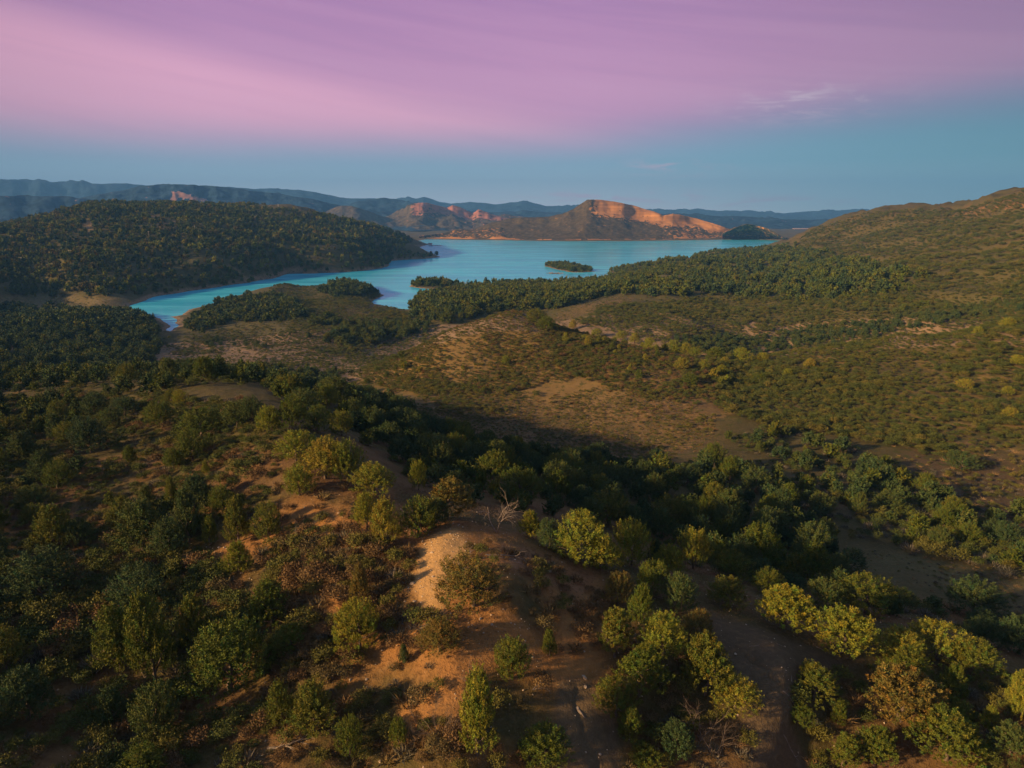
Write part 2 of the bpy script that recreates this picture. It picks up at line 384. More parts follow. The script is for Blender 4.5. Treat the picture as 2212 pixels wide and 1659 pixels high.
def material(name, build):
    m = bpy.data.materials.new(name); m.use_nodes = True
    t = NT(m.node_tree); bs = t.n('ShaderNodeBsdfPrincipled'); o = t.n('ShaderNodeOutputMaterial'); t.l(bs.outputs[0], o.inputs[0])
    build(t, bs); return m
def pos(t):
    return t.n('ShaderNodeNewGeometry').outputs['Position']
def bump(t, bs, h, dist, strength=1.0):
    b = t.n('ShaderNodeBump'); b.inputs['Strength'].default_value = strength; b.inputs['Distance'].default_value = dist
    t.l(h, b.inputs['Height']); t.l(b.outputs[0], bs.inputs['Normal'])

def pd(t, p):
    v = t.n('ShaderNodeVectorMath', operation='LENGTH'); t.l(p, v.inputs[0]); return v.outputs['Value']
def m_ground(t, bs):
    at = t.n('ShaderNodeVertexColor', layer_name='Col')
    p = pos(t)
    n1 = t.noise(p, 1.6, 6, .65); n2 = t.noise(p, .12, 5, .6); n3 = t.noise(p, 7.0, 3, .6)
    k = t.math('ADD', t.math('ADD', t.math('MULTIPLY', n1, .75), t.math('MULTIPLY', n2, .65)), t.math('MULTIPLY', n3, .5))
    v = t.n('ShaderNodeVectorMath', operation='SCALE'); t.l(at.outputs[0], v.inputs[0]); t.l(k, v.inputs[3])
    dry = t.mix(t.math('MULTIPLY', t.smooth(n1, .5, .68), .35), v.outputs[0], (.20, .135, .065, 1))
    n4 = t.noise(p, .42, 4, .6); n5 = t.noise(p, .16, 3, .6)
    spot = t.smooth(t.math('ADD', t.math('MULTIPLY', n4, .6), t.math('MULTIPLY', n5, .4)), .50, .60)
    far_ = t.smooth(pd(t, p), 110, 230)
    dry = t.mix(t.math('MULTIPLY', t.math('MULTIPLY', spot, far_), .85), dry, (.058, .064, .016, 1))
    t.l(dry, bs.inputs['Base Color']); bs.inputs['Roughness'].default_value = .95; bs.inputs['Specular IOR Level'].default_value = .15
    bump(t, bs, t.math('ADD', n1, t.math('MULTIPLY', n3, .35)), .28, .8)
M_GROUND = material('ground', m_ground)

def m_water(t, bs):
    p = pos(t)
    mp = t.n('ShaderNodeMapping'); mp.inputs['Scale'].default_value = (.0045, .02, 1); mp.inputs['Rotation'].default_value = (0, 0, .25); t.l(p, mp.inputs[0])
    s = t.noise(mp.outputs[0], 1.0, 5, .55, .3)
    n = t.noise(p, .55, 3, .6); n2 = t.noise(p, .05, 3, .6)
    c = t.mix(t.smooth(s, .35, .68), (.032, .46, .70, 1), (.095, .60, .80, 1))
    df = t.n('ShaderNodeBsdfDiffuse'); t.l(c, df.inputs[0])
    gl = t.n('ShaderNodeBsdfGlossy'); gl.inputs['Roughness'].default_value = .16; gl.inputs['Color'].default_value = (.72, .95, 1, 1)
    b = t.n('ShaderNodeBump'); b.inputs['Strength'].default_value = .35; b.inputs['Distance'].default_value = .1
    t.l(t.math('ADD', n, t.math('MULTIPLY', n2, 2.0)), b.inputs['Height']); t.l(b.outputs[0], gl.inputs['Normal'])
    fr = t.n('ShaderNodeFresnel'); fr.inputs[0].default_value = 1.33
    fac = t.math('MULTIPLY', fr.outputs[0], t.math('SUBTRACT', .74, t.math('MULTIPLY', t.smooth(s, .4, .7), .30)))
    mx = t.n('ShaderNodeMixShader'); t.l(fac, mx.inputs[0]); t.l(df.outputs[0], mx.inputs[1]); t.l(gl.outputs[0], mx.inputs[2])
    t.l(mx.outputs[0], t.t.nodes['Material Output'].inputs[0])
M_WATER = material('lake_water', m_water)

def foliage(name, c1, c2, c3, bright=1.0):
    def f(t, bs):
        at = t.n('ShaderNodeVertexColor', layer_name='Col')
        oi = t.n('ShaderNodeObjectInfo')
        rnd = t.math('FRACT', t.math('ADD', oi.outputs['Random'], 0.0))
        base = t.ramp(rnd, [(0.0, c1), (.5, c2), (1.0, c3)])
        v = t.mix(1.0, base, at.outputs[0], 'MULTIPLY')
        s = t.n('ShaderNodeVectorMath', operation='SCALE'); t.l(v, s.inputs[0]); s.inputs[3].default_value = bright
        t.l(s.outputs[0], bs.inputs['Base Color']); bs.inputs['Roughness'].default_value = .75; bs.inputs['Specular IOR Level'].default_value = .2
    return material(name, f)
# leaf colours with sun painted into the lit set, shade partly into the dark one; vertex colours carry twig and tuft variation
M_LIT = foliage('juniper_sunlit_olive', (.150, .150, .014), (.125, .145, .016), (.175, .155, .020), 1.28)
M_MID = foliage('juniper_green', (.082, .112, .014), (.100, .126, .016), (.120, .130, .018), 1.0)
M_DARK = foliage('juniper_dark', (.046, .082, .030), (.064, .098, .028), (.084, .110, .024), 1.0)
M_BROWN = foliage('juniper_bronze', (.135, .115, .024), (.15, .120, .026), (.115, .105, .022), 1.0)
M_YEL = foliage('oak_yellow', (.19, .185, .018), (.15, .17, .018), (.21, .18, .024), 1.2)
M_SCRUB = foliage('scrub', (.090, .095, .018), (.125, .110, .022), (.075, .092, .018), 1.0)
M_BRUSH = foliage('brush', (.130, .080, .034), (.165, .100, .042), (.115, .095, .038), 1.0)
def m_bark(t, bs):
    p = t.n('ShaderNodeTexCoord').outputs['Object']; n = t.noise(p, 9, 4, .6)
    t.l(t.ramp(n, [(.3, (.07, .05, .035)), (.7, (.20, .15, .11))]), bs.inputs['Base Color']); bs.inputs['Roughness'].default_value = .9
    bump(t, bs, n, .03)
M_BARK = material('bark', m_bark)
def m_dead(t, bs):
    p = t.n('ShaderNodeTexCoord').outputs['Object']; n = t.noise(p, 6, 4, .6)
    t.l(t.ramp(n, [(.3, (.12, .09, .07)), (.7, (.32, .26, .20))]), bs.inputs['Base Color']); bs.inputs['Roughness'].default_value = .85
    bump(t, bs, n, .02)
M_DEAD = material('bleached_wood', m_dead)
def m_rock(t, bs):
    p = pos(t); n = t.noise(p, 4, 5, .6)
    t.l(t.ramp(n, [(.3, (.30, .22, .14)), (.7, (.58, .47, .34))]), bs.inputs['Base Color']); bs.inputs['Roughness'].default_value = .9
    bump(t, bs, n, .06)
M_ROCK = material('sandstone', m_rock)

# ------------------------------------------------------------------ ground sheet with its colours
PX, PY = project(GX, GY, GZ)
PYN = PY + 7 * fbm(GX / 9, GY / 9, 3); PXN = PX + 10 * fbm(GX / 9 + 40, GY / 9, 3)
C = np.empty(GX.shape + (3,)); C[:] = (.090, .074, .026)                      # duff under scrub
def paint(mask, c):
    m = np.clip(mask, 0, 1)[..., None]; C[:] = C * (1 - m) + np.array(c) * m
D = gd
SOIL, PALE, MEAD, STRAW, CLAY, RUST = (.36, .180, .060), (.48, .29, .115), (.095, .086, .032), (.25, .165, .075), (.115, .095, .060), (.20, .075, .035)
n60 = fbm(GX / 30, GY / 30, 4); n9 = fbm(GX / 7, GY / 7, 4)
near = (D < 140)
paint(near * (D > 20) * sstep(n9, -.35, .3) * .75, (.19, .105, .046))
paint(near * soft(PXN, PYN, [(420, 1180), (640, 1100), (800, 1060), (960, 1130), (1150, 1160), (1300, 1250), (1330, 1330), (1300, 1500), (1180, 1640), (900, 1640), (650, 1480), (700, 1300), (560, 1280)], 45) * sstep(n9, -.55, .2), SOIL)
paint(near * soft(PXN, PYN, [(985, 1140), (1010, 1180), (985, 1220), (965, 1290), (960, 1340), (915, 1320), (890, 1250), (905, 1190), (930, 1150)], 14), PALE)
paint(near * soft(PXN, PYN, [(640, 1190), (740, 1150), (770, 1190), (720, 1230), (660, 1230)], 14) * .8, (.36, .17, .07))
paint(near * soft(PXN, PYN, [(1080, 1170), (1180, 1200), (1280, 1245), (1260, 1290), (1150, 1250), (1080, 1210)], 14) * .7, (.30, .16, .085))
paint(near * soft(PXN, PYN, [(1205, 1470), (1265, 1460), (1335, 1540), (1350, 1700), (1210, 1700), (1195, 1560)], 10), (.14, .098, .052))
paint(near * soft(PXN, PYN, [(1520, 1325), (1640, 1355), (1760, 1400), (1850, 1440), (1790, 1475), (1720, 1480), (1705, 1560), (1760, 1700), (1610, 1700), (1600, 1540), (1530, 1400)], 10), (.125, .090, .050))
paint(near * soft(PXN, PYN, [(560, 960), (700, 990), (720, 1060), (600, 1060), (480, 1080), (420, 1040)], 20) * .6, (.15, .085, .045))
val = (D > 140) & (D < 330)
paint(val * soft(PXN, PYN, [(870, 880), (960, 890), (1100, 880), (1280, 800), (1400, 830), (1520, 900), (1560, 960), (1400, 1010), (1200, 1010), (1000, 960), (900, 920)], 26) * (.62 + .7 * n9), (.19, .120, .052))
paint((D > 95) * (D < 330) * soft(PXN, PYN, [(1760, 1160), (1860, 1190), (2000, 1200), (2120, 1240), (2300, 1270), (2300, 1340), (2150, 1320), (1960, 1290), (1860, 1240)], 14) * (.8 + .5 * n9), (.13, .115, .046))
paint((D > 95) * (D < 400) * soft(PXN, PYN, [(1700, 1020), (1800, 1030), (1870, 1060), (1870, 1110), (1780, 1110), (1700, 1060)], 14) * .8, (.12, .09, .045))
paint((D > 140) * (D < 400) * soft(PXN, PYN, [(1960, 960), (2100, 940), (2300, 1060), (2300, 1160), (2100, 1130), (1950, 1050)], 26) * .7, (.11, .07, .038))
hill = (D > 260) & (D < 470)
paint(hill * soft(PXN, PYN, [(760, 815), (900, 750), (1000, 700), (1110, 668), (1230, 700), (1330, 760), (1420, 800), (1400, 860), (1100, 870), (850, 850)], 18), (.215, .140, .046))
paint(hill * soft(PXN, PYN, [(1330, 760), (1560, 790), (1640, 800), (1560, 900), (1400, 900)], 22) * .75, (.165, .10, .045))
paint(hill * sstep(n9, .05, .25) * .5, (.24, .155, .06))
low = (D > 400) & (D < 1300)
paint(low * (GS > 0) * (.55 + .3 * n60), MEAD)
paint(low * soft(PXN, PYN, [(370, 740), (520, 700), (700, 690), (760, 730), (930, 690), (1000, 705), (830, 790), (640, 780), (420, 800), (350, 790)], 8), (.112, .096, .036))
paint(low * soft(PXN, PYN, [(700, 655), (800, 640), (850, 680), (870, 700), (730, 690)], 8), (.115, .090, .038))
paint((D > 400) * (D < 900) * soft(PXN, PYN, [(1180, 690), (1250, 660), (1340, 640), (1370, 648), (1290, 672), (1200, 700)], 5) * .7, (.17, .115, .05))
paint((D > 700) * (D < 1300) * soft(PXN, PYN, [(-300, 640), (0, 636), (260, 640), (290, 655), (230, 668), (0, 662), (-300, 665)], 4), (.16, .125, .055))
paint((D > 700) * (D < 2600) * soft(PXN, PYN, [(190, 478), (200, 478), (198, 500), (168, 500)], 3), (.24, .16, .08))
paint((D > 700) * (D < 2600) * soft(PXN, PYN, [(300, 488), (330, 486), (385, 478), (380, 484), (330, 492), (300, 492)], 2), (.26, .17, .08))
paint((D > 700) * (D < 2600) * soft(PXN, PYN, [(320, 466), (350, 465), (345, 471), (322, 472)], 2), (.24, .15, .08))
paint((D > 700) * (D < 1500) * sstep(-segdist(PX, PY, [(455, 574), (495, 577), (520, 590), (533, 603)], False), -5, -1), (.24, .17, .08))
rh = (D > 900) & (D < 2700) & (PX > 1700)
paint(rh * sstep(n60, .0, .5) * .5, (.13, .080, .038))
paint((D > 800) * (D < 2700) * soft(PXN, PYN, [(2060, 462), (2150, 436), (2230, 418), (2400, 410), (2300, 440), (2211, 446), (2120, 462)], 6) * sstep(n9, -.3, .2), (.34, .17, .085))
paint((D > 3000) * (D < 60000) * (.6 + .3 * n60), (.10, .085, .05))
# pale drawn-down shore
paint(sstep(GS, -8, 1) * (1 - sstep(GS, 5, np.interp(D, [500, 3000], [4, 22]))) * (D > 380) * (D < 4700), (.26, .18, .11))
paint((GS < -1) * (D < 4700), (.05, .09, .09))
me = mesh_np('terrain', np.stack([GX, GY, GZ], -1).reshape(-1, 3), grid_faces(len(azs), len(rows), True), M_GROUND, True, C.reshape(-1, 3))
link('terrain', me, kind='structure', label='rolling dry hills, valley floor and meadow under all the trees')

# lake: one sheet a little inside the land
wx = [p[0] for p in LAKE]; wy = [p[1] for p in LAKE]
nu, nv = 60, 60
U, V = np.meshgrid(np.linspace(min(wx) - 60, max(wx) + 60, nu), np.linspace(min(wy) - 60, max(wy) + 60, nv), indexing='ij')
me = mesh_np('lake', np.stack([U, V, 0 * U], -1).reshape(-1, 3), grid_faces(nu, nv), M_WATER, True)
o = link('lake', me, kind='structure', label='turquoise reservoir with a narrow arm reaching to the left')
# make the face winding point up
me.flip_normals() if me.polygons[0].normal.z < 0 else None

# ------------------------------------------------------------------ mountains
def m_hillside(c_veg, c_rock, sc, sharp=True):
    def f(t, bs):
        at = t.n('ShaderNodeVertexColor', layer_name='Col')
        p = pos(t); n1 = t.noise(p, sc, 6, .62); n2 = t.noise(p, sc * 6, 4, .6)
        sx = t.n('ShaderNodeSeparateXYZ'); t.l(p, sx.inputs[0]); cv = t.n('ShaderNodeCombineXYZ'); t.l(t.math('MULTIPLY', sx.outputs[0], sc * .35), cv.inputs[0]); t.l(t.math('MULTIPLY', sx.outputs[2], sc * 9), cv.inputs[2])
        strat = t.noise(cv.outputs[0], 1.0, 4, .6)
        veg = t.mix(t.smooth(n2, .40, .60), c_veg, tuple(v * 1.9 for v in c_veg[:3]) + (1,))
        k = t.smooth(t.math('ADD', at.outputs[0], t.math('MULTIPLY', t.math('SUBTRACT', n2, .5), 2.4)), .44, .56)
        rk = t.mix(t.smooth(n1, .35, .65), c_rock, tuple(v * .62 for v in c_rock[:3]) + (1,))
        rk = t.mix(t.math('MULTIPLY', t.smooth(strat, .48, .60), .45), rk, tuple(v * .40 for v in c_rock[:3]) + (1,)); t.l(t.mix(k, veg, rk), bs.inputs['Base Color']); bs.inputs['Roughness'].default_value = .95; bs.inputs['Specular IOR Level'].default_value = .1
    return f
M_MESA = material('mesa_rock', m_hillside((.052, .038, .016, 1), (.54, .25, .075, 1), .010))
M_HOG = material('hogback_rock', m_hillside((.050, .040, .026, 1), (.46, .20, .14, 1), .006))
M_RANGE = material('hazy_forested_range', m_hillside((.010, .028, .055, 1), (.42, .22, .17, 1), .004))  # forest colour turned blue, with the haze of distance mixed in
M_MESA2 = M_MESA

def ridge(name, pts, d_crest, front, back, base_z0, mat, label, rough, nt=60, step=2.0, slant=0, cliff=0.0, rockfn=None, pw=1.3, gul=.35, z0b=None, front_line=None):
    """a ridge whose crest stands where the photo shows it, with a front slope and a back slope"""
    xs = np.arange(pts[0][0], pts[-1][0] + .1, step)
    ys = np.interp(xs, [p[0] for p in pts], [p[1] for p in pts])
    jit = fbm(xs / 14.0 + d_crest, xs * 0 + 3.3, 4) * rough
    a, t = ray(xs, ys - jit)
    dc = d_crest + slant * (xs - xs[0]) + d_crest * .03 * fbm(xs / 60, xs * 0 + 9, 2)
    zc = CZ - t * dc
    tt = np.linspace(-1, 1, nt * 2 + 1)
    V = np.zeros((len(xs), len(tt), 3)); RK = np.zeros((len(xs), len(tt)))
    fr = front if front_line is None else None
    for j, s in enumerate(tt):
        if front_line is None: d = dc + (s * front if s < 0 else s * back)
        else: d = dc + (s * (dc - front_line(xs, a)) if s < 0 else s * back)
        h = 1 - abs(s)
        if s < 0:
            prof = (1 - cliff) * h ** pw + cliff * sstep(np.array(h), .80, .93)
        else: prof = h ** .9
        X = d * np.sin(a); Y = d * np.cos(a)
        sc = (dc.mean() * .055)
        spur = (np.abs(fbm(X / sc, Y / sc, 4)) * 1.2 - .3)
        g = gul * (4 * h * (1 - h)) * spur
        z = base_z0 + (zc - base_z0) * np.clip(prof - g * .5, 0, 1.2)
        fine = dc.mean() * .004
        z = z + fine * (.55 if name == 'butte' else 1.1) * fbm(X / (fine * 5), Y / (fine * 5), 4) * min(1, 5 * h) * (1 if abs(s) > .02 else .3)
        V[:, j, 0] = X; V[:, j, 1] = Y; V[:, j, 2] = z
        RK[:, j] = 0 if rockfn is None else rockfn(xs, project(X, Y, z)[1], h, s, g)
    zmn = base_z0 - 3
    V[:, 0, 2] = zmn; V[:, -1, 2] = zmn
    me = mesh_np(name, V.reshape(-1, 3), grid_faces(len(xs), len(tt)), mat, True, np.repeat(RK.reshape(-1, 1), 3, 1))
    return link(name, me, kind='structure', label=label)

# butte above the far shore
mesa_pts = [(985, 514), (1010, 500), (1065, 480), (1103, 471), (1140, 470), (1185, 468), (1214, 461.6), (1237, 452), (1256, 440), (1268, 432), (1289, 431), (1326, 434.8), (1363, 443), (1389, 451), (1412, 457), (1432, 466), (1453, 461.6), (1482, 467), (1520, 476.5), (1557, 487.6), (1587, 500.7), (1609, 514), (1620, 518)]
def mesa_front(xs, a):
    ysh = np.interp(xs, [920, 1037, 1237, 1474, 1607, 1720], [517.3, 519, 521.7, 519.5, 517.3, 520])
    _, t = ray(xs, ysh - 1.5); return CZ / t
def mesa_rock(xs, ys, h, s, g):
    top = sstep(xs, 1262, 1300)  # left end vegetated and darker, its shade put into the colour too
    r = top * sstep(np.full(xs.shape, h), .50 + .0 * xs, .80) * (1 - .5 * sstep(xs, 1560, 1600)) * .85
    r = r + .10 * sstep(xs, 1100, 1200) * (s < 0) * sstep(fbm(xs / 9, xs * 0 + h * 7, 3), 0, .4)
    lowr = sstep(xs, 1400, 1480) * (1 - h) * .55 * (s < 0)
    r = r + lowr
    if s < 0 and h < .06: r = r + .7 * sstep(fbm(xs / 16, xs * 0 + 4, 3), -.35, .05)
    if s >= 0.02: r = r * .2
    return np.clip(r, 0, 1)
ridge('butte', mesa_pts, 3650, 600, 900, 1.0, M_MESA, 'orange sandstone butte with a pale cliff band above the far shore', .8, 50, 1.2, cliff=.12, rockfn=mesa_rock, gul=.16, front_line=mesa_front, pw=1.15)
ridge('foothill', [(1560, 505), (1587, 493), (1613, 485), (1640, 488), (1654, 491), (1683, 508), (1702, 520), (1712, 523)], 3300, 350, 500, 1.0, M_MESA, 'low scrubby foothill right of the butte beside the dam end of the lake', .8, 24, 1.5,
      rockfn=lambda xs, ys, h, s, g: .36 + 0 * xs + (.3 if h < .1 and s < 0 else 0), gul=.5, front_line=mesa_front)
ridge('foothill', [(905, 512), (940, 505), (985, 497), (1030, 495), (1080, 490), (1130, 500)], 3450, 260, 400, 1.0, M_MESA, 'low green foothill left of the butte above the pale far shore', 1.0, 20, 2,
      rockfn=lambda xs, ys, h, s, g: .30 + 0 * xs + (.6 if h < .16 else 0), gul=.6, front_line=mesa_front)
def hog_rock(xs, ys, h, s, g):
    band = sstep(np.full(xs.shape, h), .62, .9) * sstep(xs, 880, 900) * .75
    r = band + .32 * sstep(xs, 950, 990) * sstep(fbm(xs / 5, xs * 0 + h * 5, 3), -.1, .3)
    return np.clip(r * (s < 0.03), 0, 1)
ridge('hogback', [(820, 478), (863, 455), (890, 441.8), (905, 438.5), (923, 438.5), (950, 443.5), (965, 448), (977, 442), (990, 446), (1020, 460), (1033, 452), (1057, 461.8), (1090, 470), (1113, 474), (1150, 478), (1200, 480)], 5200, 800, 700, 12, M_HOG,
      'reddish hogback hill with tilted pale rock ledges beyond the lake', 1.0, 40, 1.2, cliff=.2, rockfn=hog_rock, gul=.7)
ridge('foothill', [(680, 470), (715, 452), (737, 443.5), (760, 444), (803, 458.6), (830, 470), (870, 482)], 5000, 600, 700, 12, M_HOG, 'dark green foothill left of the reddish hogback', .8, 30, 2, gul=.7)
ridge('foothill', [(1030, 476), (1070, 468), (1085, 462), (1103, 463), (1125, 470), (1160, 474), (1230, 480)], 5700, 600, 600, 12, M_HOG, 'dark low foothill between the reddish hogback and the butte', .8, 24, 2, gul=.7, rockfn=lambda xs, ys, h, s, g: .2 + 0 * xs)
def scar(xs, ys, h, s, g):
    m = inpoly(xs, ys, [(368, 414), (384, 414), (410, 422), (446, 431), (446, 436), (400, 430), (382, 428), (370, 438), (356, 439), (372, 422)])
    return np.where(m & (s < 0), 1.0, 0.0)
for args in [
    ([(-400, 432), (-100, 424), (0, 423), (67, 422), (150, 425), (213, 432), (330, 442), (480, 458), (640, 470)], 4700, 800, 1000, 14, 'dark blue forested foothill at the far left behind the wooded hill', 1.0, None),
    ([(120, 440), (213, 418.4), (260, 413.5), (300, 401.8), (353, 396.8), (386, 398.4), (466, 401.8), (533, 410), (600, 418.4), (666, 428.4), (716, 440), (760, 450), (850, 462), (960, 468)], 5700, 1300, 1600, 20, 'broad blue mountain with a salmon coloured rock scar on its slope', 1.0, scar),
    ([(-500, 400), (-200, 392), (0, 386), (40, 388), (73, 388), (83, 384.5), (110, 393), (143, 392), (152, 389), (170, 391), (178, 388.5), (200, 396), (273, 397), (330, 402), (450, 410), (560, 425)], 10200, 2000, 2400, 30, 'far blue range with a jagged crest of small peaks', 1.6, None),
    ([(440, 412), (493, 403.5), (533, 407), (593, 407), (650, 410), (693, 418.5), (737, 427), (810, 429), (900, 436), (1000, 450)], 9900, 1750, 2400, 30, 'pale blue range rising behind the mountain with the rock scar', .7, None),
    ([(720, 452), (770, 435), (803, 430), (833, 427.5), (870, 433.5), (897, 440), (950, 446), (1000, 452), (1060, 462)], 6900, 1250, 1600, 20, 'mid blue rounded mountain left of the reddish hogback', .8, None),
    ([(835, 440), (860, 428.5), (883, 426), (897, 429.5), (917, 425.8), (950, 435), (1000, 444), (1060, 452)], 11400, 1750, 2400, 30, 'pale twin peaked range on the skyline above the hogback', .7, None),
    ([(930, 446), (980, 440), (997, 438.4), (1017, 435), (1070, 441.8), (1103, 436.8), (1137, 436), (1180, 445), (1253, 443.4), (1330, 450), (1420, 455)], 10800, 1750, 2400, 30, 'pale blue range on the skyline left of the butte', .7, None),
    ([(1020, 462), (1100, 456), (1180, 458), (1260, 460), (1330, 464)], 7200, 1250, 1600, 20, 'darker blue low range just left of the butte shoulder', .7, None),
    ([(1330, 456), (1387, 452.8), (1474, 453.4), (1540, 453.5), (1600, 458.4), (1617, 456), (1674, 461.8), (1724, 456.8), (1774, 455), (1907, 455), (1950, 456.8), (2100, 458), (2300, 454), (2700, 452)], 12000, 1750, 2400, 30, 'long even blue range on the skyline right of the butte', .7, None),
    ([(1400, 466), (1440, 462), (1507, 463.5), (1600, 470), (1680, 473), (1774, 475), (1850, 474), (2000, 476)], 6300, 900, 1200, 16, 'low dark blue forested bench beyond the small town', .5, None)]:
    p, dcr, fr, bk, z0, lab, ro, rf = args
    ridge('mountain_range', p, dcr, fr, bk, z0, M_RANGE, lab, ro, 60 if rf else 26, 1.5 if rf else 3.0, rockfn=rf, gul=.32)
# pale stubble fields on the plain
def m_field(t, bs):
    p = pos(t); n = t.noise(p, .02, 4, .5)
    t.l(t.ramp(n, [(.3, (.40, .25, .17)), (.7, (.50, .33, .22))]), bs.inputs['Base Color']); bs.inputs['Roughness'].default_value = 1
M_FIELD = material('stubble', m_field)
def field(poly, zf, lab):
    pts = [wpt(x, y, zf) for x, y in poly]
    n = len(pts); v = [(x, y, zf) for x, y in pts] + [(x, y, zf - 12) for x, y in pts]
    me = bpy.data.meshes.new('field')
    me.from_pydata(v, [], [tuple(range(n))] + [(i, i + n, (i + 1) % n + n, (i + 1) % n) for i in range(n)]); me.materials.append(M_FIELD); me.validate()
    link('field', me, kind='structure', label=lab)
field([(686, 486), (720, 485), (790, 484.5), (815, 487), (790, 489.5), (730, 489)], 21, 'long pink stubble field behind the wooded hill')
field([(868, 491), (900, 489.5), (950, 489), (1010, 488), (1040, 489), (1060, 487), (1075, 489), (1035, 493), (980, 495), (900, 494.5)], 19, 'wide pink stubble field below the reddish hogback')
field([(1700, 489), (1760, 488), (1800, 491), (1760, 494.5), (1715, 495)], 17, 'tan field on the plain left of the big right hill')
field([(1730, 480.5), (1790, 480), (1805, 482), (1740, 482.5)], 17, 'thin pale field strip beyond the town')
# ------------------------------------------------------------------ plant prototypes (unit width, unit height)
def tris_from(p, d, ln, wd, rng, out=None):
    """leaf triangles at p pointing along d, faces turned towards out"""
    n = len(p)
    r = rng.normal(size=(n, 3)) if out is None else norm(out) + rng.normal(size=(n, 3)) * .45; s = np.cross(d, r); s /= np.linalg.norm(s, axis=1)[:, None] + 1e-9
    a = p - s * (wd / 2)[:, None]; b = p + s * (wd / 2)[:, None]; c = p + d * ln[:, None]
    return np.stack([a, b, c], 1).reshape(-1, 3)
def norm(v): return v / (np.linalg.norm(v, axis=-1, keepdims=True) + 1e-9)
SHAPES = {'cone': (.10, lambda t: .5 * np.clip(1.02 - t, 0, 1) ** .62 * sstep(t, -.12, .16)),
          'oval': (.10, lambda t: .5 * np.sqrt(np.clip(1 - ((t - .42) / .60) ** 2, 0, 1))),
          'dome': (.12, lambda t: .5 * np.clip(1 - ((t - .30) / .73) ** 2, 0, 1) ** .62),
          'pine': (.22, lambda t: .5 * np.clip(1.03 - t, 0, 1) ** .5 * sstep(t, -.2, .2))}
def crown(seed, shape, nc, nl, leaf, lump=.34, layered=False, open_=0.0, bare=.04):
    rng = np.random.default_rng(seed); zb, prof = SHAPES[shape]
    t = np.clip(rng.random(nc) ** .85, 0, 1); ph = rng.random(nc) * 2 * np.pi
    if layered: t = np.clip(np.round(t * 6) / 6 + rng.normal(size=nc) * .025, 0, 1)
    # big boughs make an uneven outline
    nb = 9; bd = norm(rng.normal(size=(nb, 3))); ba = rng.uniform(-1, 1, nb)
    dirs = np.stack([np.cos(ph), np.sin(ph), (t - .4) * 2], 1); dn = norm(dirs)
    l = (np.exp((dn @ bd.T - 1) * 7) * ba).sum(1)
    rad = prof(t) * (1 + lump * 1.5 * l)
    rr = rad * (1 - .42 * rng.random(nc) ** 1.6)
    c = np.stack([np.cos(ph) * rr, np.sin(ph) * rr, zb + t * (1 - zb) * (1 + .10 * l)], 1)
    lean = rng.normal(size=2) * .06; c[:, :2] += c[:, 2:3] * lean
    keep = rng.random(nc) > open_ * (l < 0); c = c[keep]; dn = dn[keep]; nc = len(c)
    ax = norm(dn * np.array([1, 1, .4]) * .75 + np.array([0, 0, 1.0]) + rng.normal(size=(nc, 3)) * .2)
    cl = rng.uniform(.09, .20, nc) * (1.25 if shape != 'pine' else .8); cr = np.minimum(cl * .34, .052)
    shade = rng.uniform(.72, 1.28, nc); hue = rng.normal(size=nc) * .17
    k = np.repeat(np.arange(nc), nl); m = len(k)
    u = rng.random(m) ** .8; off = rng.normal(size=(m, 3)); off = norm(off) * (rng.random(m) ** .5 * cr[k] * (1.15 - u * .8))[:, None]
    p = c[k] + ax[k] * (u * cl[k])[:, None] + off
    d = norm(ax[k] * .6 + norm(off) * .8 + rng.normal(size=(m, 3)) * .35)
    outn = norm(off) * .9 + ax[k] * .35 + dn[k] * .8
    V = tris_from(p, d, leaf * rng.uniform(.7, 1.5, m), leaf * rng.uniform(.5, .95, m), rng, outn)
    colr = np.stack([shade[k] * (1 + hue[k]), shade[k], shade[k] * (1 - hue[k] * .5)], 1) * rng.uniform(.85, 1.15, m)[:, None]
    # bare grey-tan twigs showing here and there
    tw = rng.random(m) < bare * (1 + 2 * (rng.random(nc) < .2)[k])
    colr[tw] = np.array([2.3, 1.7, 1.9]) * rng.uniform(.7, 1.2, (tw.sum(), 1))
    # inner foliage keeps the crown closed
    mi = nc * 5; q = rng.integers(0, nc, mi); sc_ = rng.uniform(.35, .85, mi)[:, None]
    cen = np.array([0, 0, zb + .38]); pi = cen + (c[q] - cen) * sc_; di = norm(rng.normal(size=(mi, 3)) + dn[q])
    Vi = tris_from(pi, di, leaf * rng.uniform(1.5, 2.6, mi), leaf * rng.uniform(1.1, 1.9, mi), rng, dn[q])
    ci = np.repeat(shade[q] * rng.uniform(.8, 1.1, mi), 3)[:, None] * np.ones((1, 3))
    return np.concatenate([V, Vi]), np.concatenate([np.repeat(colr, 3, 0), ci])
def tube(path, rads, sides=5, cap=True):
    path = np.asarray(path, float); n = len(path); vs = []
    for i in range(n):
        t = path[min(i + 1, n - 1)] - path[max(i - 1, 0)]; t = t / (np.linalg.norm(t) + 1e-9)
        a = np.cross(t, [0.31, .95, .02]); a /= np.linalg.norm(a) + 1e-9; b = np.cross(t, a)
        an = np.arange(sides) * 2 * np.pi / sides
        vs.append(path[i] + rads[i] * (np.cos(an)[:, None] * a + np.sin(an)[:, None] * b))
    v = np.concatenate(vs); f = []
    for i in range(n - 1):
        for j in range(sides):
            a = i * sides + j; b = i * sides + (j + 1) % sides
            f += [(a, b, b + sides), (a, b + sides, a + sides)]
    e = len(v); v = np.concatenate([v, path[-1:]]); f += [((n - 1) * sides + j, (n - 1) * sides + (j + 1) % sides, e) for j in range(sides)]
    return v, np.array(f)
def join(parts):
    V, F, o = [], [], 0
    for v, f in parts: V.append(v); F.append(f + o); o += len(v)
    return np.concatenate(V), np.concatenate(F)
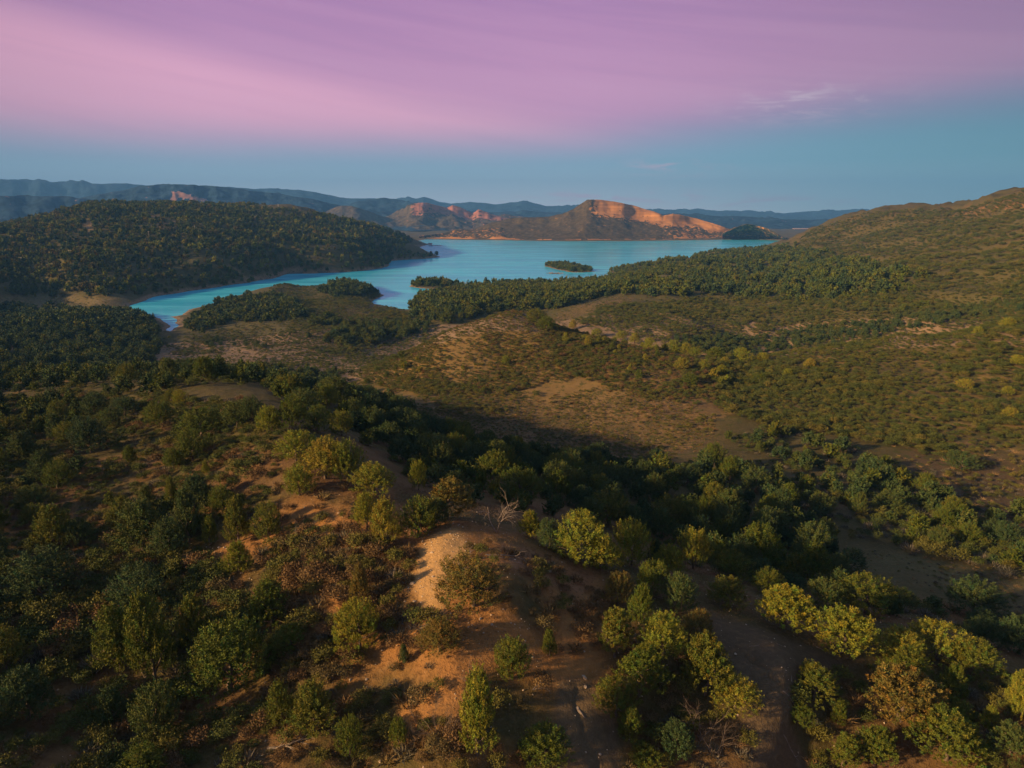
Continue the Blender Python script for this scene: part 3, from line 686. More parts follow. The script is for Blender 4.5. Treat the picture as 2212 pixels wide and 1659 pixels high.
def leafmesh(name, V, c, mat):
    return mesh_np(name, V, np.arange(len(V)).reshape(-1, 3), mat, False, c)
def trunk_mesh(name, seed, shape, mat=None, limbs=5):
    rng = np.random.default_rng(seed + 500); parts = []
    top = .72
    n = 6; path = [(0, 0, -.06)]
    for i in range(1, n): path.append((rng.normal() * .02 * i, rng.normal() * .02 * i, top * i / (n - 1)))
    parts.append(tube(path, np.linspace(.045, .010, n), 6))
    for k in range(limbs):
        h = rng.uniform(.04, .45); ph = rng.uniform(0, 6.28); L = rng.uniform(.2, .40)
        b = np.array([np.interp(h, [q[2] for q in path], [q[0] for q in path]), np.interp(h, [q[2] for q in path], [q[1] for q in path]), h])
        e = b + np.array([math.cos(ph) * L, math.sin(ph) * L, L * rng.uniform(.4, 1.0)])
        parts.append(tube([b, (b + e) / 2 + rng.normal(size=3) * .03, e], [.020, .013, .004], 4))
    v, f = join(parts)
    return mesh_np(name, v, f, mat or M_BARK, True)
MATS = {'l': M_LIT, 'm': M_MID, 'd': M_DARK, 'b': M_BROWN, 'y': M_YEL}
CR, TK = {}, {}
seed = 10
for shp, kw in (('cone', {}), ('oval', {}), ('dome', {}), ('pine', dict(layered=True, lump=.5, open_=.25))):
    CR[shp] = []; TK[shp] = []
    for v in range(3):
        seed += 1
        CR[shp].append(crown(seed, shp, 300, 50, .024, **kw)); TK[shp].append(trunk_mesh('trunk_' + shp, seed, shp))
CROWN_CACHE = {}
def crown_mesh(shape, v, tone):
    k = (shape, v, tone)
    if k not in CROWN_CACHE:
        V, c = CR[shape][v]; CROWN_CACHE[k] = leafmesh('crown_%s_%s' % (shape, tone), V, c, MATS[tone])
    return CROWN_CACHE[k]

TONE_W = {'l': 'sunlit olive', 'm': 'olive green', 'd': 'dark green', 'b': 'bronze', 'y': 'yellow green'}
SHAPE_W = {'cone': 'pointed', 'oval': 'upright oval', 'dome': 'rounded', 'pine': 'layered'}
# (centre x, foot y, width, height) as seen in the photo, tone, shape, distinguishing words
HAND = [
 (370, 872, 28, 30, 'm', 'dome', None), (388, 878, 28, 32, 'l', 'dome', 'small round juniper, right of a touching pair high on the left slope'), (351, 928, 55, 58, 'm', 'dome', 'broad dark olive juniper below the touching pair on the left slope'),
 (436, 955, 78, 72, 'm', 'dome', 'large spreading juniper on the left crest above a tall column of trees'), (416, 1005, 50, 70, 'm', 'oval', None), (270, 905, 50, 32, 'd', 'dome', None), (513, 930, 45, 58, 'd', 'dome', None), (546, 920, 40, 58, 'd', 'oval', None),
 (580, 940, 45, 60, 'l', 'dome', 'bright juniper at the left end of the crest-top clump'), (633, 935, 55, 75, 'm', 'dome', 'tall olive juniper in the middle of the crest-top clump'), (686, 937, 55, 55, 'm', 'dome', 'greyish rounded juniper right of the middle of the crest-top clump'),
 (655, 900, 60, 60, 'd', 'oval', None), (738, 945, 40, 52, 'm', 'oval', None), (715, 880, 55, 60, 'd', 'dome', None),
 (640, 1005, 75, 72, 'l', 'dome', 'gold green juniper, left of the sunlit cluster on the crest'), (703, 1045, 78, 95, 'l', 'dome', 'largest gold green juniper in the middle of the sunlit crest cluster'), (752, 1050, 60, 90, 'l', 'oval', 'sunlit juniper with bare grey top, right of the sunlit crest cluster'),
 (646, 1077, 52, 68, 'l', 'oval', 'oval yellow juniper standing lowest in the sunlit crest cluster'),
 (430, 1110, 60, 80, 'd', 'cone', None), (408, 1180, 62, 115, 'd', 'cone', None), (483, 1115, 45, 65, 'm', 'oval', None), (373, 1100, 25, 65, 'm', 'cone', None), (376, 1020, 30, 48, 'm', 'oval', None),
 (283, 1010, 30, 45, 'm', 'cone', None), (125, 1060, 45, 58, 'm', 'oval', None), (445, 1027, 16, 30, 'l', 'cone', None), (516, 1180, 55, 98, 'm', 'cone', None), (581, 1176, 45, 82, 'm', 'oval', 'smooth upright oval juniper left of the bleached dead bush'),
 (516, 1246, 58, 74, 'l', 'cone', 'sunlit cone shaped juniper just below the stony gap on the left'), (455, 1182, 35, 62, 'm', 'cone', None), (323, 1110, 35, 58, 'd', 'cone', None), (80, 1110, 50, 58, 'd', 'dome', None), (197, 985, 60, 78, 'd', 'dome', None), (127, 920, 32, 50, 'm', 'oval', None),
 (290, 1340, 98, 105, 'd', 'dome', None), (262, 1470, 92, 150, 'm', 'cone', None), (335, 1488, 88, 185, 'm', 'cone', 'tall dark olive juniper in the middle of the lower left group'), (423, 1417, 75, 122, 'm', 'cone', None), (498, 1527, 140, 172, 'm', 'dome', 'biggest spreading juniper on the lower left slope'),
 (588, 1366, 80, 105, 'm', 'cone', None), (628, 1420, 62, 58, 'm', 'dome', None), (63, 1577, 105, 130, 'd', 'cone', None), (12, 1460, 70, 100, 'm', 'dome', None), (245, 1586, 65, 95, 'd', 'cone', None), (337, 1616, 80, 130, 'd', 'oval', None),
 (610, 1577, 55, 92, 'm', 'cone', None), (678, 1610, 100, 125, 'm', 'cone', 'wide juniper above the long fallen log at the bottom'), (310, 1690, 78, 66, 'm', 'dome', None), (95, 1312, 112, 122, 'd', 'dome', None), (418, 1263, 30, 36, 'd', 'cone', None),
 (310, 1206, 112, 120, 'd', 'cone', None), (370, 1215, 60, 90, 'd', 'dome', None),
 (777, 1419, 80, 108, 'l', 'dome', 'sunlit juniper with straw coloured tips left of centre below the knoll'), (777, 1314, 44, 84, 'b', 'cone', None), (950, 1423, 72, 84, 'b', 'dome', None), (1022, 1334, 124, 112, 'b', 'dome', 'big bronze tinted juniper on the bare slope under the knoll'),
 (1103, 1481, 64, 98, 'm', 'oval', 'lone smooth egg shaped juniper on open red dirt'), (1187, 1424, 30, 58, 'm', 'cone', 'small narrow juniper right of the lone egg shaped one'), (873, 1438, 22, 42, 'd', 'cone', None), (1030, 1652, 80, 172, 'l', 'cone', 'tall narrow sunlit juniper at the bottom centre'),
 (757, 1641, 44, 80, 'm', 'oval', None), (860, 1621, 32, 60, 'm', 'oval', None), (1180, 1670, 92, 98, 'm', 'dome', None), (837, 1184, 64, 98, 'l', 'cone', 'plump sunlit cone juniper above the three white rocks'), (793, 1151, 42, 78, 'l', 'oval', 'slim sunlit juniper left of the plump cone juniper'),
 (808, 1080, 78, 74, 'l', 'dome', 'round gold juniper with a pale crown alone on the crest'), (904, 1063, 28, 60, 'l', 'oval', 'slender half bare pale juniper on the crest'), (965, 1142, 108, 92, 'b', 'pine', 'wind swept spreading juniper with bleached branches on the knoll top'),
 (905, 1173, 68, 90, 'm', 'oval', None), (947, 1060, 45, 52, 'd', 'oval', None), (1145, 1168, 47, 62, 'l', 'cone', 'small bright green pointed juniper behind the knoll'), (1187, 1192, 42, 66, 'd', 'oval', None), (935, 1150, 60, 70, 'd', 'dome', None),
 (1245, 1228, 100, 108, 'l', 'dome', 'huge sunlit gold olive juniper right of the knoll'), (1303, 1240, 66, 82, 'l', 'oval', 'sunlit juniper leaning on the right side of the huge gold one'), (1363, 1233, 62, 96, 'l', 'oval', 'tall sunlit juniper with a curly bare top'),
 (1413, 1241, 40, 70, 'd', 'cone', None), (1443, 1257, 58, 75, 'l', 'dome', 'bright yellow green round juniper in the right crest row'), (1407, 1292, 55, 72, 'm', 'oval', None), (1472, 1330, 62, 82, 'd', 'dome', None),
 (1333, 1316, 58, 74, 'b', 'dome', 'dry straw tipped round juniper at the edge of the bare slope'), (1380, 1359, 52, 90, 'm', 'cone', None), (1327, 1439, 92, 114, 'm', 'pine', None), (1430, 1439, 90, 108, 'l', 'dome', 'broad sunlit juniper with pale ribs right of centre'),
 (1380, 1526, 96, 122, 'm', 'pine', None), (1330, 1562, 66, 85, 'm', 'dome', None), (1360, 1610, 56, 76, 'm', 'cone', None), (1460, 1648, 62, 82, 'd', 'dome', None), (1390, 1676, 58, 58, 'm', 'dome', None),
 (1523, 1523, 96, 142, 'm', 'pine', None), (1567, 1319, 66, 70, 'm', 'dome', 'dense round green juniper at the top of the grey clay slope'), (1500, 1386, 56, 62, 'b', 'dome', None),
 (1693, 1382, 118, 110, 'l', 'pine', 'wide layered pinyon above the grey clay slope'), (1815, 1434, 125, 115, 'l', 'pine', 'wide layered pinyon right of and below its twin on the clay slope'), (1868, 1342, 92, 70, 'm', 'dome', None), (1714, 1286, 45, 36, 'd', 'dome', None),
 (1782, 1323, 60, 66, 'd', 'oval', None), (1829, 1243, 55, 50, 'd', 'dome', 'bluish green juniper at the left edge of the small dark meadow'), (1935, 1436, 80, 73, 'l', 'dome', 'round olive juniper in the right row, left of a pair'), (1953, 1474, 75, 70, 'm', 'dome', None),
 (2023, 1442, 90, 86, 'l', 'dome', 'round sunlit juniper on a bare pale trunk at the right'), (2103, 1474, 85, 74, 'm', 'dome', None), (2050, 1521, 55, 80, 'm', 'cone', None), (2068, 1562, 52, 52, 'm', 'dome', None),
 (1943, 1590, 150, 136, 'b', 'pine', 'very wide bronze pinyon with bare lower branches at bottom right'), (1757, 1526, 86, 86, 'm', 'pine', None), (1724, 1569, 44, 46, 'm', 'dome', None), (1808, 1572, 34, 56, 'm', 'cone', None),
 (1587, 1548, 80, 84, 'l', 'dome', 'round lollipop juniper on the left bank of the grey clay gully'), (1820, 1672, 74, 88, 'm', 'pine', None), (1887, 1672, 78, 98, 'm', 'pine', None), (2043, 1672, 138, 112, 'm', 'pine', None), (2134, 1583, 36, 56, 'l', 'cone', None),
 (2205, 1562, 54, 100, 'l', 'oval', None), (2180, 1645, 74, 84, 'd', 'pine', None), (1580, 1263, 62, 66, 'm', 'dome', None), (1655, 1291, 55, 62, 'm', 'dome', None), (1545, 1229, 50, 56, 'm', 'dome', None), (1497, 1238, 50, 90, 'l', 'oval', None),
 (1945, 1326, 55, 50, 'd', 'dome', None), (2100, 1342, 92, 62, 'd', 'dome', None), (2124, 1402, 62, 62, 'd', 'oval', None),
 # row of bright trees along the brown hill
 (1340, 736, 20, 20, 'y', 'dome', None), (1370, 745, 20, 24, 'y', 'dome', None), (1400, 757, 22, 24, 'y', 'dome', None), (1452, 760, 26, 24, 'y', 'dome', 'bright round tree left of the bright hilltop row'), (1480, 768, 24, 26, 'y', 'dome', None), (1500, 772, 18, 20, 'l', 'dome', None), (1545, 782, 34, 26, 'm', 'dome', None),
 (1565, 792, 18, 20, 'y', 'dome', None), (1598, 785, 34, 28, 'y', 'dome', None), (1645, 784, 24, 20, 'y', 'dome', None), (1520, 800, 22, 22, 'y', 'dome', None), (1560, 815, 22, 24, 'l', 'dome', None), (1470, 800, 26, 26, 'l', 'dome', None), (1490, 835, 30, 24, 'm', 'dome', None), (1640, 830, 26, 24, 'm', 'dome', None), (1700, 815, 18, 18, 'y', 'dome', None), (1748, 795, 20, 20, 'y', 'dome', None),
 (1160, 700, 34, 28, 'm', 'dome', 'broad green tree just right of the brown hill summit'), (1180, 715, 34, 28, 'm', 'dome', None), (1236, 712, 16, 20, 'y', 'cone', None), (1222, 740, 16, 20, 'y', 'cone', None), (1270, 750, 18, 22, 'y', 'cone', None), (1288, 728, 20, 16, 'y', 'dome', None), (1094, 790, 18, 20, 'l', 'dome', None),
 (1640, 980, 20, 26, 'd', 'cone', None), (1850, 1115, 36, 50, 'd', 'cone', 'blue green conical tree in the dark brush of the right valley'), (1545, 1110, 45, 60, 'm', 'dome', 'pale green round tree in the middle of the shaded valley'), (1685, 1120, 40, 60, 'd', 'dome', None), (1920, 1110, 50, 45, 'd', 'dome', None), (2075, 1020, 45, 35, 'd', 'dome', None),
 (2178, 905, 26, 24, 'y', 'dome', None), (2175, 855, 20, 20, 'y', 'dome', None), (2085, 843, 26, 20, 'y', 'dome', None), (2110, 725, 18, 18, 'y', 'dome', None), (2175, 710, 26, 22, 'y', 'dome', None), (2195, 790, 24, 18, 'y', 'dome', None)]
CROWNS = []                                             # (x, y, radius) of things already standing
def place_tree(x, y, z, wm, hm, tone, shape, var, name):
    root = bpy.data.objects.new(name, None); COL.objects.link(root)
    root.location = (x, y, z - .06 * hm * 0 - .05); root.rotation_euler = (0, 0, random.uniform(0, 6.28)); root.empty_display_size = .5
    root.scale = (wm, wm, hm)
    link('crown', crown_mesh(shape, var, tone), root); link('trunk', TK[shape][var], root)
    return root
TREES = []     # dicts of everything tree-like that stands alone
def px_size(x, y, z): return FPX / (y * CP - (z - CZ) * SP)
for (px, py, wp, hp, tone, shape, lab) in HAND:
    _, t = ray(px, py); sd = math.sin(math.atan(float(t))); cdp = math.cos(math.atan(float(t)))
    x, y, z, d = ground(px, py - .40 * wp * sd)
    k = px_size(x, y, z); wm = wp / k * 1.06; hm = max((hp / k - .62 * wm * sd) / cdp, .72 * wm)
    TREES.append(dict(x=x, y=y, z=z, w=wm, h=hm, tone=tone, shape=shape, lab=lab, px=px, py=py, s=wp * hp))
    CROWNS.append((x, y, wm * .5))
# regions with many trees: (polygon in the photo, near, far, spacing, height range, tones, density, shapes)
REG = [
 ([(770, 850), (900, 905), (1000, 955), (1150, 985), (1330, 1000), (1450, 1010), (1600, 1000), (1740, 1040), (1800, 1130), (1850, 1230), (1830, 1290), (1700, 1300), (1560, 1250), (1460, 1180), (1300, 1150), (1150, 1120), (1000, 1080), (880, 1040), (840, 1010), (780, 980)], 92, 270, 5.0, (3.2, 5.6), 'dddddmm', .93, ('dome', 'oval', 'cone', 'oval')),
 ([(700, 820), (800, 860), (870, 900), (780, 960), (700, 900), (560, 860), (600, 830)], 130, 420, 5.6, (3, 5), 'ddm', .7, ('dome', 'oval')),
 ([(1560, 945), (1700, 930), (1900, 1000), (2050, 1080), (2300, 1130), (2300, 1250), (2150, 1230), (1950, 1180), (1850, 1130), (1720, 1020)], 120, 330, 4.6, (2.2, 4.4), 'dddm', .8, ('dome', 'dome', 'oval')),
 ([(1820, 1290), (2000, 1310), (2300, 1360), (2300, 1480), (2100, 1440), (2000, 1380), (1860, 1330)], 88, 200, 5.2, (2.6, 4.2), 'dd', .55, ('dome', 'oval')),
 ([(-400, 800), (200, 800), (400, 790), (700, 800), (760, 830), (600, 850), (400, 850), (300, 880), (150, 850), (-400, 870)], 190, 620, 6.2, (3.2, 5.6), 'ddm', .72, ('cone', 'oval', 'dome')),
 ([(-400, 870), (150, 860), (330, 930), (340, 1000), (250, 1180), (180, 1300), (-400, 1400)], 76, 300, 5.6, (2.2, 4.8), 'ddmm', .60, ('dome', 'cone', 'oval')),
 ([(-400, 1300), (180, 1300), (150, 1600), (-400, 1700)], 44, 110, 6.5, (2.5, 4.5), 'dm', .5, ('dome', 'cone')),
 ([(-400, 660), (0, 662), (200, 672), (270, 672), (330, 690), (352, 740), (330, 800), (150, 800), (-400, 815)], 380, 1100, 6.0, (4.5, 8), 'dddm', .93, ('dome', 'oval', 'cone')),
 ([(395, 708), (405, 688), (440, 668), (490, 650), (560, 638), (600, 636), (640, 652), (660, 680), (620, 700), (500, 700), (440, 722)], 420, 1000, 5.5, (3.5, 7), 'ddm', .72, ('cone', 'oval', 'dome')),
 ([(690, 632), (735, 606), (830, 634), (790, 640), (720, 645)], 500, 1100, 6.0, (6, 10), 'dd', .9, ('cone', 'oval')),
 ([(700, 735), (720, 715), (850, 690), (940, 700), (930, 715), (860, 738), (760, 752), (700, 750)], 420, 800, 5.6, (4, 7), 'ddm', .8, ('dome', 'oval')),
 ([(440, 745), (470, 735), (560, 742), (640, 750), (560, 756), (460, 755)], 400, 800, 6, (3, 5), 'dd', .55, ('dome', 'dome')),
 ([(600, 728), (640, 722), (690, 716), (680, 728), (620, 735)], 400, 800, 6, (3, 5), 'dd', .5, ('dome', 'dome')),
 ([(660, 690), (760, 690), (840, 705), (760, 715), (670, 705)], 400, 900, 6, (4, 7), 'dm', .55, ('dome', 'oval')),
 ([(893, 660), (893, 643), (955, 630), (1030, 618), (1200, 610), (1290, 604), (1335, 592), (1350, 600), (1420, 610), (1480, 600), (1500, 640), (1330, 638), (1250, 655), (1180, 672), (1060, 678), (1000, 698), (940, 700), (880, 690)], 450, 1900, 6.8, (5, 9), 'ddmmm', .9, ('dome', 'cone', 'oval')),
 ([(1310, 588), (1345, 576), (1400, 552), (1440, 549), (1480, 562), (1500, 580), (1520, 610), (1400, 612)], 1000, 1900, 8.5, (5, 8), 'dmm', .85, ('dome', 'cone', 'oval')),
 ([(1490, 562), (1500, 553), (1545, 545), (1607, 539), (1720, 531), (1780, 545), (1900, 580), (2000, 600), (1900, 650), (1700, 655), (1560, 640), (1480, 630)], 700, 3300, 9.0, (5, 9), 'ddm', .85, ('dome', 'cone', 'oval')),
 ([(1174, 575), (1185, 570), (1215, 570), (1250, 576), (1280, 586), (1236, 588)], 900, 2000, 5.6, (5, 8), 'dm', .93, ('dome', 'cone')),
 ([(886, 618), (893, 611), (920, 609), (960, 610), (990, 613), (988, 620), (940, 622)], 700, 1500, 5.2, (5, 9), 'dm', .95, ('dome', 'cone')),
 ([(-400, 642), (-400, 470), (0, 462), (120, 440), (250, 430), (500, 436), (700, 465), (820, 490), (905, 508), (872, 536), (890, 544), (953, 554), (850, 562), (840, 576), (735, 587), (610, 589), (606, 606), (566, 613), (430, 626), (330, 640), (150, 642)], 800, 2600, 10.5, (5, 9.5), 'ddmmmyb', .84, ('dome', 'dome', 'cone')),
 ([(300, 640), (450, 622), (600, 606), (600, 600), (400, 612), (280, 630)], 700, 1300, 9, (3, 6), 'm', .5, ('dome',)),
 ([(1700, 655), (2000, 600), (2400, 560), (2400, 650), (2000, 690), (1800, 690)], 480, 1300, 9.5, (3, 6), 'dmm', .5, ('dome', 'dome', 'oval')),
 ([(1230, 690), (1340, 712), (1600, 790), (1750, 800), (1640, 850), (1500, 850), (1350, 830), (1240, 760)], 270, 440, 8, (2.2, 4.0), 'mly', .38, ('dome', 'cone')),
 ([(1440, 748), (1560, 772), (1640, 768), (1800, 744), (1950, 716), (2211, 676), (2400, 655), (2400, 638), (2211, 650), (1950, 684), (1800, 702), (1700, 716), (1600, 728), (1460, 730)], 450, 760, 4.4, (2.5, 4.6), 'dd', .9, ('dome', 'oval')),  # dark tree colour stands in for shade in the dip behind the crest
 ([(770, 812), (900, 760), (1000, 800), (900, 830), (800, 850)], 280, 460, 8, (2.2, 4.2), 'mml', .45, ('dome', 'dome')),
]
occ = np.array(CROWNS)
def jitter_grid(x0, x1, y0, y1, sp):
    nx = int((x1 - x0) / sp) + 1; ny = int((y1 - y0) / sp) + 1
    gx, gy = np.meshgrid(np.arange(nx), np.arange(ny))
    x = x0 + (gx + RNG.uniform(.05, .95, gx.shape)) * sp; y = y0 + (gy + RNG.uniform(.05, .95, gx.shape)) * sp
    return x.ravel(), y.ravel()
def cells(poly, d0, d1, sp, dens=1.0, clear=1.0, cla=.55):
    pa = [ray(p[0], p[1])[0] for p in poly]; a0, a1 = min(pa) - .03, max(pa) + .03
    # world box of the sector
    cs = [(d * math.sin(a), d * math.cos(a)) for a in np.linspace(a0, a1, 9) for d in (d0, d1)]
    x, y = jitter_grid(min(c[0] for c in cs), max(c[0] for c in cs), max(5, min(c[1] for c in cs)), max(c[1] for c in cs), sp)
    d = np.hypot(x, y); a = np.arctan2(x, y)
    m = (d > d0) & (d < d1) & (a > a0) & (a < a1); x, y, d = x[m], y[m], d[m]
    z = H(x, y); px, py = project(x, y, z)
    wob = np.interp(d, [60, 300, 1500], [22, 9, 2.5])
    nx = fbm(x / (4 + d / 30), y / (4 + d / 30), 3)
    qx, qy = px + wob * nx, py + wob * .6 * nx
    w_ = np.interp(d, [60, 300, 800, 1500], [14, 9, 7, 2.5]); sd_ = segdist(qx, qy, poly); sd_ = np.where(inpoly(qx, qy, poly), sd_, -sd_)
    m = (RNG.random(len(x)) < np.clip((sd_ + .5 * w_) / (1.5 * w_), 0, 1) ** 1.5) & (z > .35)
    cl = fbm(x / (10 + d / 18), y / (10 + d / 18), 3)
    m &= RNG.random(len(x)) < np.clip(dens + cl * cla, 0, 1)
    x, y, z, px, py = x[m], y[m], z[m], px[m], py[m]
    if clear and len(x) and d0 < 500:
        keep = np.ones(len(x), bool)
        for (ox, oy, orr) in occ: keep &= np.hypot(x - ox, y - oy) > orr + clear
        x, y, z, px, py = x[keep], y[keep], z[keep], px[keep], py[keep]
    return x, y, z, px, py
AUTO = []
for poly, d0, d1, sp, hr, tones, dens_, shapes in REG:
    x, y, z, px, py = cells(poly, d0, d1, sp, dens_, clear=1.6)
    if d0 > 600:   # bare patches on the far hill stay open
        bare = np.zeros(len(x), bool)
        for q in ([(188, 476), (202, 476), (199, 502), (166, 502)], [(298, 490), (330, 484), (387, 476), (382, 486), (330, 494), (298, 494)], [(318, 465), (352, 464), (346, 473), (320, 473)], [(218, 505), (232, 496), (238, 500), (226, 508)]): bare |= inpoly(px, py, q)
        bare |= segdist(px, py, [(455, 574), (495, 577), (520, 590), (533, 603)], False) < 2.6
        x, y, z, px, py = x[~bare], y[~bare], z[~bare], px[~bare], py[~bare]
    h = (hr[0] * .8 + (hr[1] * 1.12 - hr[0] * .8) * RNG.random(len(x)) ** 1.5); wdt = h * RNG.uniform(.75, 1.15, len(x))
    ti = RNG.integers(0, len(tones), len(x)); si = RNG.integers(0, len(shapes), len(x))
    vis = visible(x, y, z + h, 1.0)
    for i in range(len(x)):
        if not vis[i] and d0 > 300: continue
        AUTO.append((x[i], y[i], z[i], wdt[i], h[i], tones[ti[i]], shapes[si[i]], px[i], py[i], bool(vis[i])))
print('auto trees', len(AUTO))
# the ones that show largest stand alone; the rest become woodland
def app(t):
    inside = -20 < t[7] < 2231 and t[8] < 1700 and t[9]
    return (t[3] * px_size(t[0], t[1], t[2])) if inside else 0
AUTO.sort(key=app, reverse=True)
NSOLO = 300 - len(TREES)
for t in AUTO[:NSOLO]:
    TREES.append(dict(x=t[0], y=t[1], z=t[2], w=t[3], h=t[4], tone=t[5], shape=t[6], lab=None, px=t[7], py=t[8], s=0))
REST = AUTO[NSOLO:]
LAND = [(t['px'], t['py'], n) for t, n in [(TREES[i], None) for i in range(0)]]
marks = [(809, 1060, 'the pale crowned round juniper'), (965, 1120, 'the wind swept knoll juniper'), (1103, 1450, 'the lone egg shaped juniper'), (1022, 1300, 'the big bronze juniper'), (1245, 1190, 'the huge gold olive juniper'), (1145, 1150, 'the small bright pointed juniper'),
         (1030, 1600, 'the tall narrow bottom juniper'), (703, 1010, 'the sunlit crest cluster'), (633, 900, 'the crest-top clump'), (379, 860, 'the touching pair'), (498, 1450, 'the biggest lower left juniper'), (516, 1215, 'the sunlit cone juniper'), (643, 1150, 'the bleached dead bush'), (1443, 1230, 'the bright yellow green juniper'),
         (1567, 1290, 'the clay slope top juniper'), (1755, 1370, 'the twin layered pinyons'), (1943, 1530, 'the wide bronze pinyon'), (2023, 1400, 'the pale trunked juniper'), (1587, 1500, 'the gully bank juniper'), (1250, 920, 'the bare valley meadow'), (1112, 668, 'the brown hill summit'), (1545, 775, 'the bright hilltop row'),
         (1850, 1090, 'the blue green valley tree'), (1545, 1080, 'the pale green valley tree'), (2000, 1240, 'the small dark meadow'), (280, 690, 'the end of the lake arm'), (600, 750, 'the tan lowland meadow'), (1120, 1210, 'the knoll top'), (1430, 1390, 'the pale ribbed juniper'), (777, 1370, 'the straw tipped juniper'), (60, 950, 'the left edge of the crest'), (2178, 890, 'the yellow tree far right')]
ORD = ['', 'second ', 'third ', 'fourth ', 'fifth ', 'sixth ', 'seventh ', 'eighth ', 'ninth ', 'tenth ', 'eleventh ', 'twelfth ']
def ORD2(r):
    n = r + 1; tens = ['', '', 'twenty', 'thirty', 'forty', 'fifty', 'sixty']; ones = ['', 'first', 'second', 'third', 'fourth', 'fifth', 'sixth', 'seventh', 'eighth', 'ninth']
    if n < 20: return ['thirteenth', 'fourteenth', 'fifteenth', 'sixteenth', 'seventeenth', 'eighteenth', 'nineteenth'][n - 13] + ' '
    return (tens[n // 10][:-1] + 'ieth ') if n % 10 == 0 else tens[n // 10] + '-' + ones[n % 10] + ' '
def auto_labels(items, noun):
    """items: dicts with px, py, look; gives each a label from its look and its neighbour"""
    bins = {}
    for it in items:
        if it.get('lab'): continue
        ds = sorted((math.hypot(it['px'] - m[0], (it['py'] - m[1]) * 1.2), k) for k, m in enumerate(marks))
        dd, k = ds[0]; dx = it['px'] - marks[k][0]; dy = it['py'] - marks[k][1]
        sec = int(round(math.atan2(dy, dx) / (math.pi / 4))) % 8
        bins.setdefault((k, sec), []).append((dd, it))
    SEC = ['right of', 'below and right of', 'below', 'below and left of', 'left of', 'above and left of', 'above', 'above and right of']
    for (k, sec), L in bins.items():
        L.sort(key=lambda q: q[0])
        for r, (dd, it) in enumerate(L):
            o = ORD[r] if r < len(ORD) else ORD2(r)
            if r == 0: o = 'nearest '
            lb = '%s %s, %s%s %s' % (it['look'], noun, o, SEC[sec], marks[k][2])
            while len(lb.split()) > 16: lb = lb.split(' ', 1)[1]
            it['lab'] = lb
def look(t):
    s = 'small' if t['h'] < 3.0 else 'large' if t['h'] > 5.2 else 'mid-sized' if t['h'] < 4.2 else 'tall'
    return '%s %s %s' % (s, SHAPE_W[t['shape']], TONE_W[t['tone']])
for t in TREES: t['look'] = look(t)
auto_labels(TREES, 'juniper')
seen_lab = {}
for i, t in enumerate(TREES):
    nm = 'pinyon_pine' if t['shape'] == 'pine' else 'juniper_tree'
    if nm == 'pinyon_pine': t['lab'] = t['lab'].replace(' juniper,', ' pinyon,')
    r = place_tree(t['x'], t['y'], t['z'], t['w'], t['h'], t['tone'], t['shape'], i % 3, nm)
    r['label'] = t['lab']; r['category'] = 'tree'
    r['group'] = 'pinyon pines on the near slopes' if nm == 'pinyon_pine' else 'junipers standing apart on the near hills and in the valley'

# low-detail prototypes for masses, kept out of the scene and placed as instances
PROTO = bpy.data.collections.new('prototypes')
def proto_list(meshes, nm):
    c = bpy.data.collections.new(nm)
    for k, m in enumerate(meshes):
        o = bpy.data.objects.new('%s_%02d' % (nm, k), m); c.objects.link(o)
    return c
def scatter(name, coll, pts, rots, scales, idx, label, cat, **kw):
    me = bpy.data.meshes.new(name); n = len(pts)
    me.vertices.add(n); me.vertices.foreach_set('co', np.asarray(pts, np.float32).ravel())
    at = me.attributes.new('rot', 'FLOAT_VECTOR', 'POINT'); at.data.foreach_set('vector', np.asarray(rots, np.float32).ravel())
    at = me.attributes.new('scl', 'FLOAT_VECTOR', 'POINT'); at.data.foreach_set('vector', np.asarray(scales, np.float32).ravel())
    at = me.attributes.new('idx', 'INT', 'POINT'); at.data.foreach_set('value', np.asarray(idx, np.int32))
    o = link(name, me, kind='stuff', label=label, category=cat, **kw)
    g = bpy.data.node_groups.new(name, 'GeometryNodeTree')
    g.interface.new_socket('Geometry', in_out='INPUT', socket_type='NodeSocketGeometry'); g.interface.new_socket('Geometry', in_out='OUTPUT', socket_type='NodeSocketGeometry')
    gi = g.nodes.new('NodeGroupInput'); go = g.nodes.new('NodeGroupOutput')
    ci = g.nodes.new('GeometryNodeCollectionInfo'); ci.inputs[0].default_value = coll; ci.inputs[1].default_value = True; ci.inputs[2].default_value = True
    ip = g.nodes.new('GeometryNodeInstanceOnPoints'); ip.inputs['Pick Instance'].default_value = True
    def attr(nm_, ty):
        a = g.nodes.new('GeometryNodeInputNamedAttribute'); a.data_type = ty; a.inputs[0].default_value = nm_
        return next(s for s in a.outputs if s.enabled and s.name == 'Attribute')
    mp = g.nodes.new('GeometryNodeMeshToPoints')
    g.links.new(gi.outputs[0], mp.inputs[0]); g.links.new(mp.outputs[0], ip.inputs['Points']); g.links.new(ci.outputs[0], ip.inputs['Instance'])
    g.links.new(attr('idx', 'INT'), ip.inputs['Instance Index'])
    er = g.nodes.new('FunctionNodeEulerToRotation'); g.links.new(attr('rot', 'FLOAT_VECTOR'), er.inputs[0]); g.links.new(er.outputs[0], ip.inputs['Rotation'])
    g.links.new(attr('scl', 'FLOAT_VECTOR'), ip.inputs['Scale'])
    g.links.new(ip.outputs[0], go.inputs[0])
    md = o.modifiers.new('scatter', 'NODES'); md.node_group = g
    return o
midm, lowm = [], []
TONES = 'lmdby'; SHP = ('cone', 'oval', 'dome')
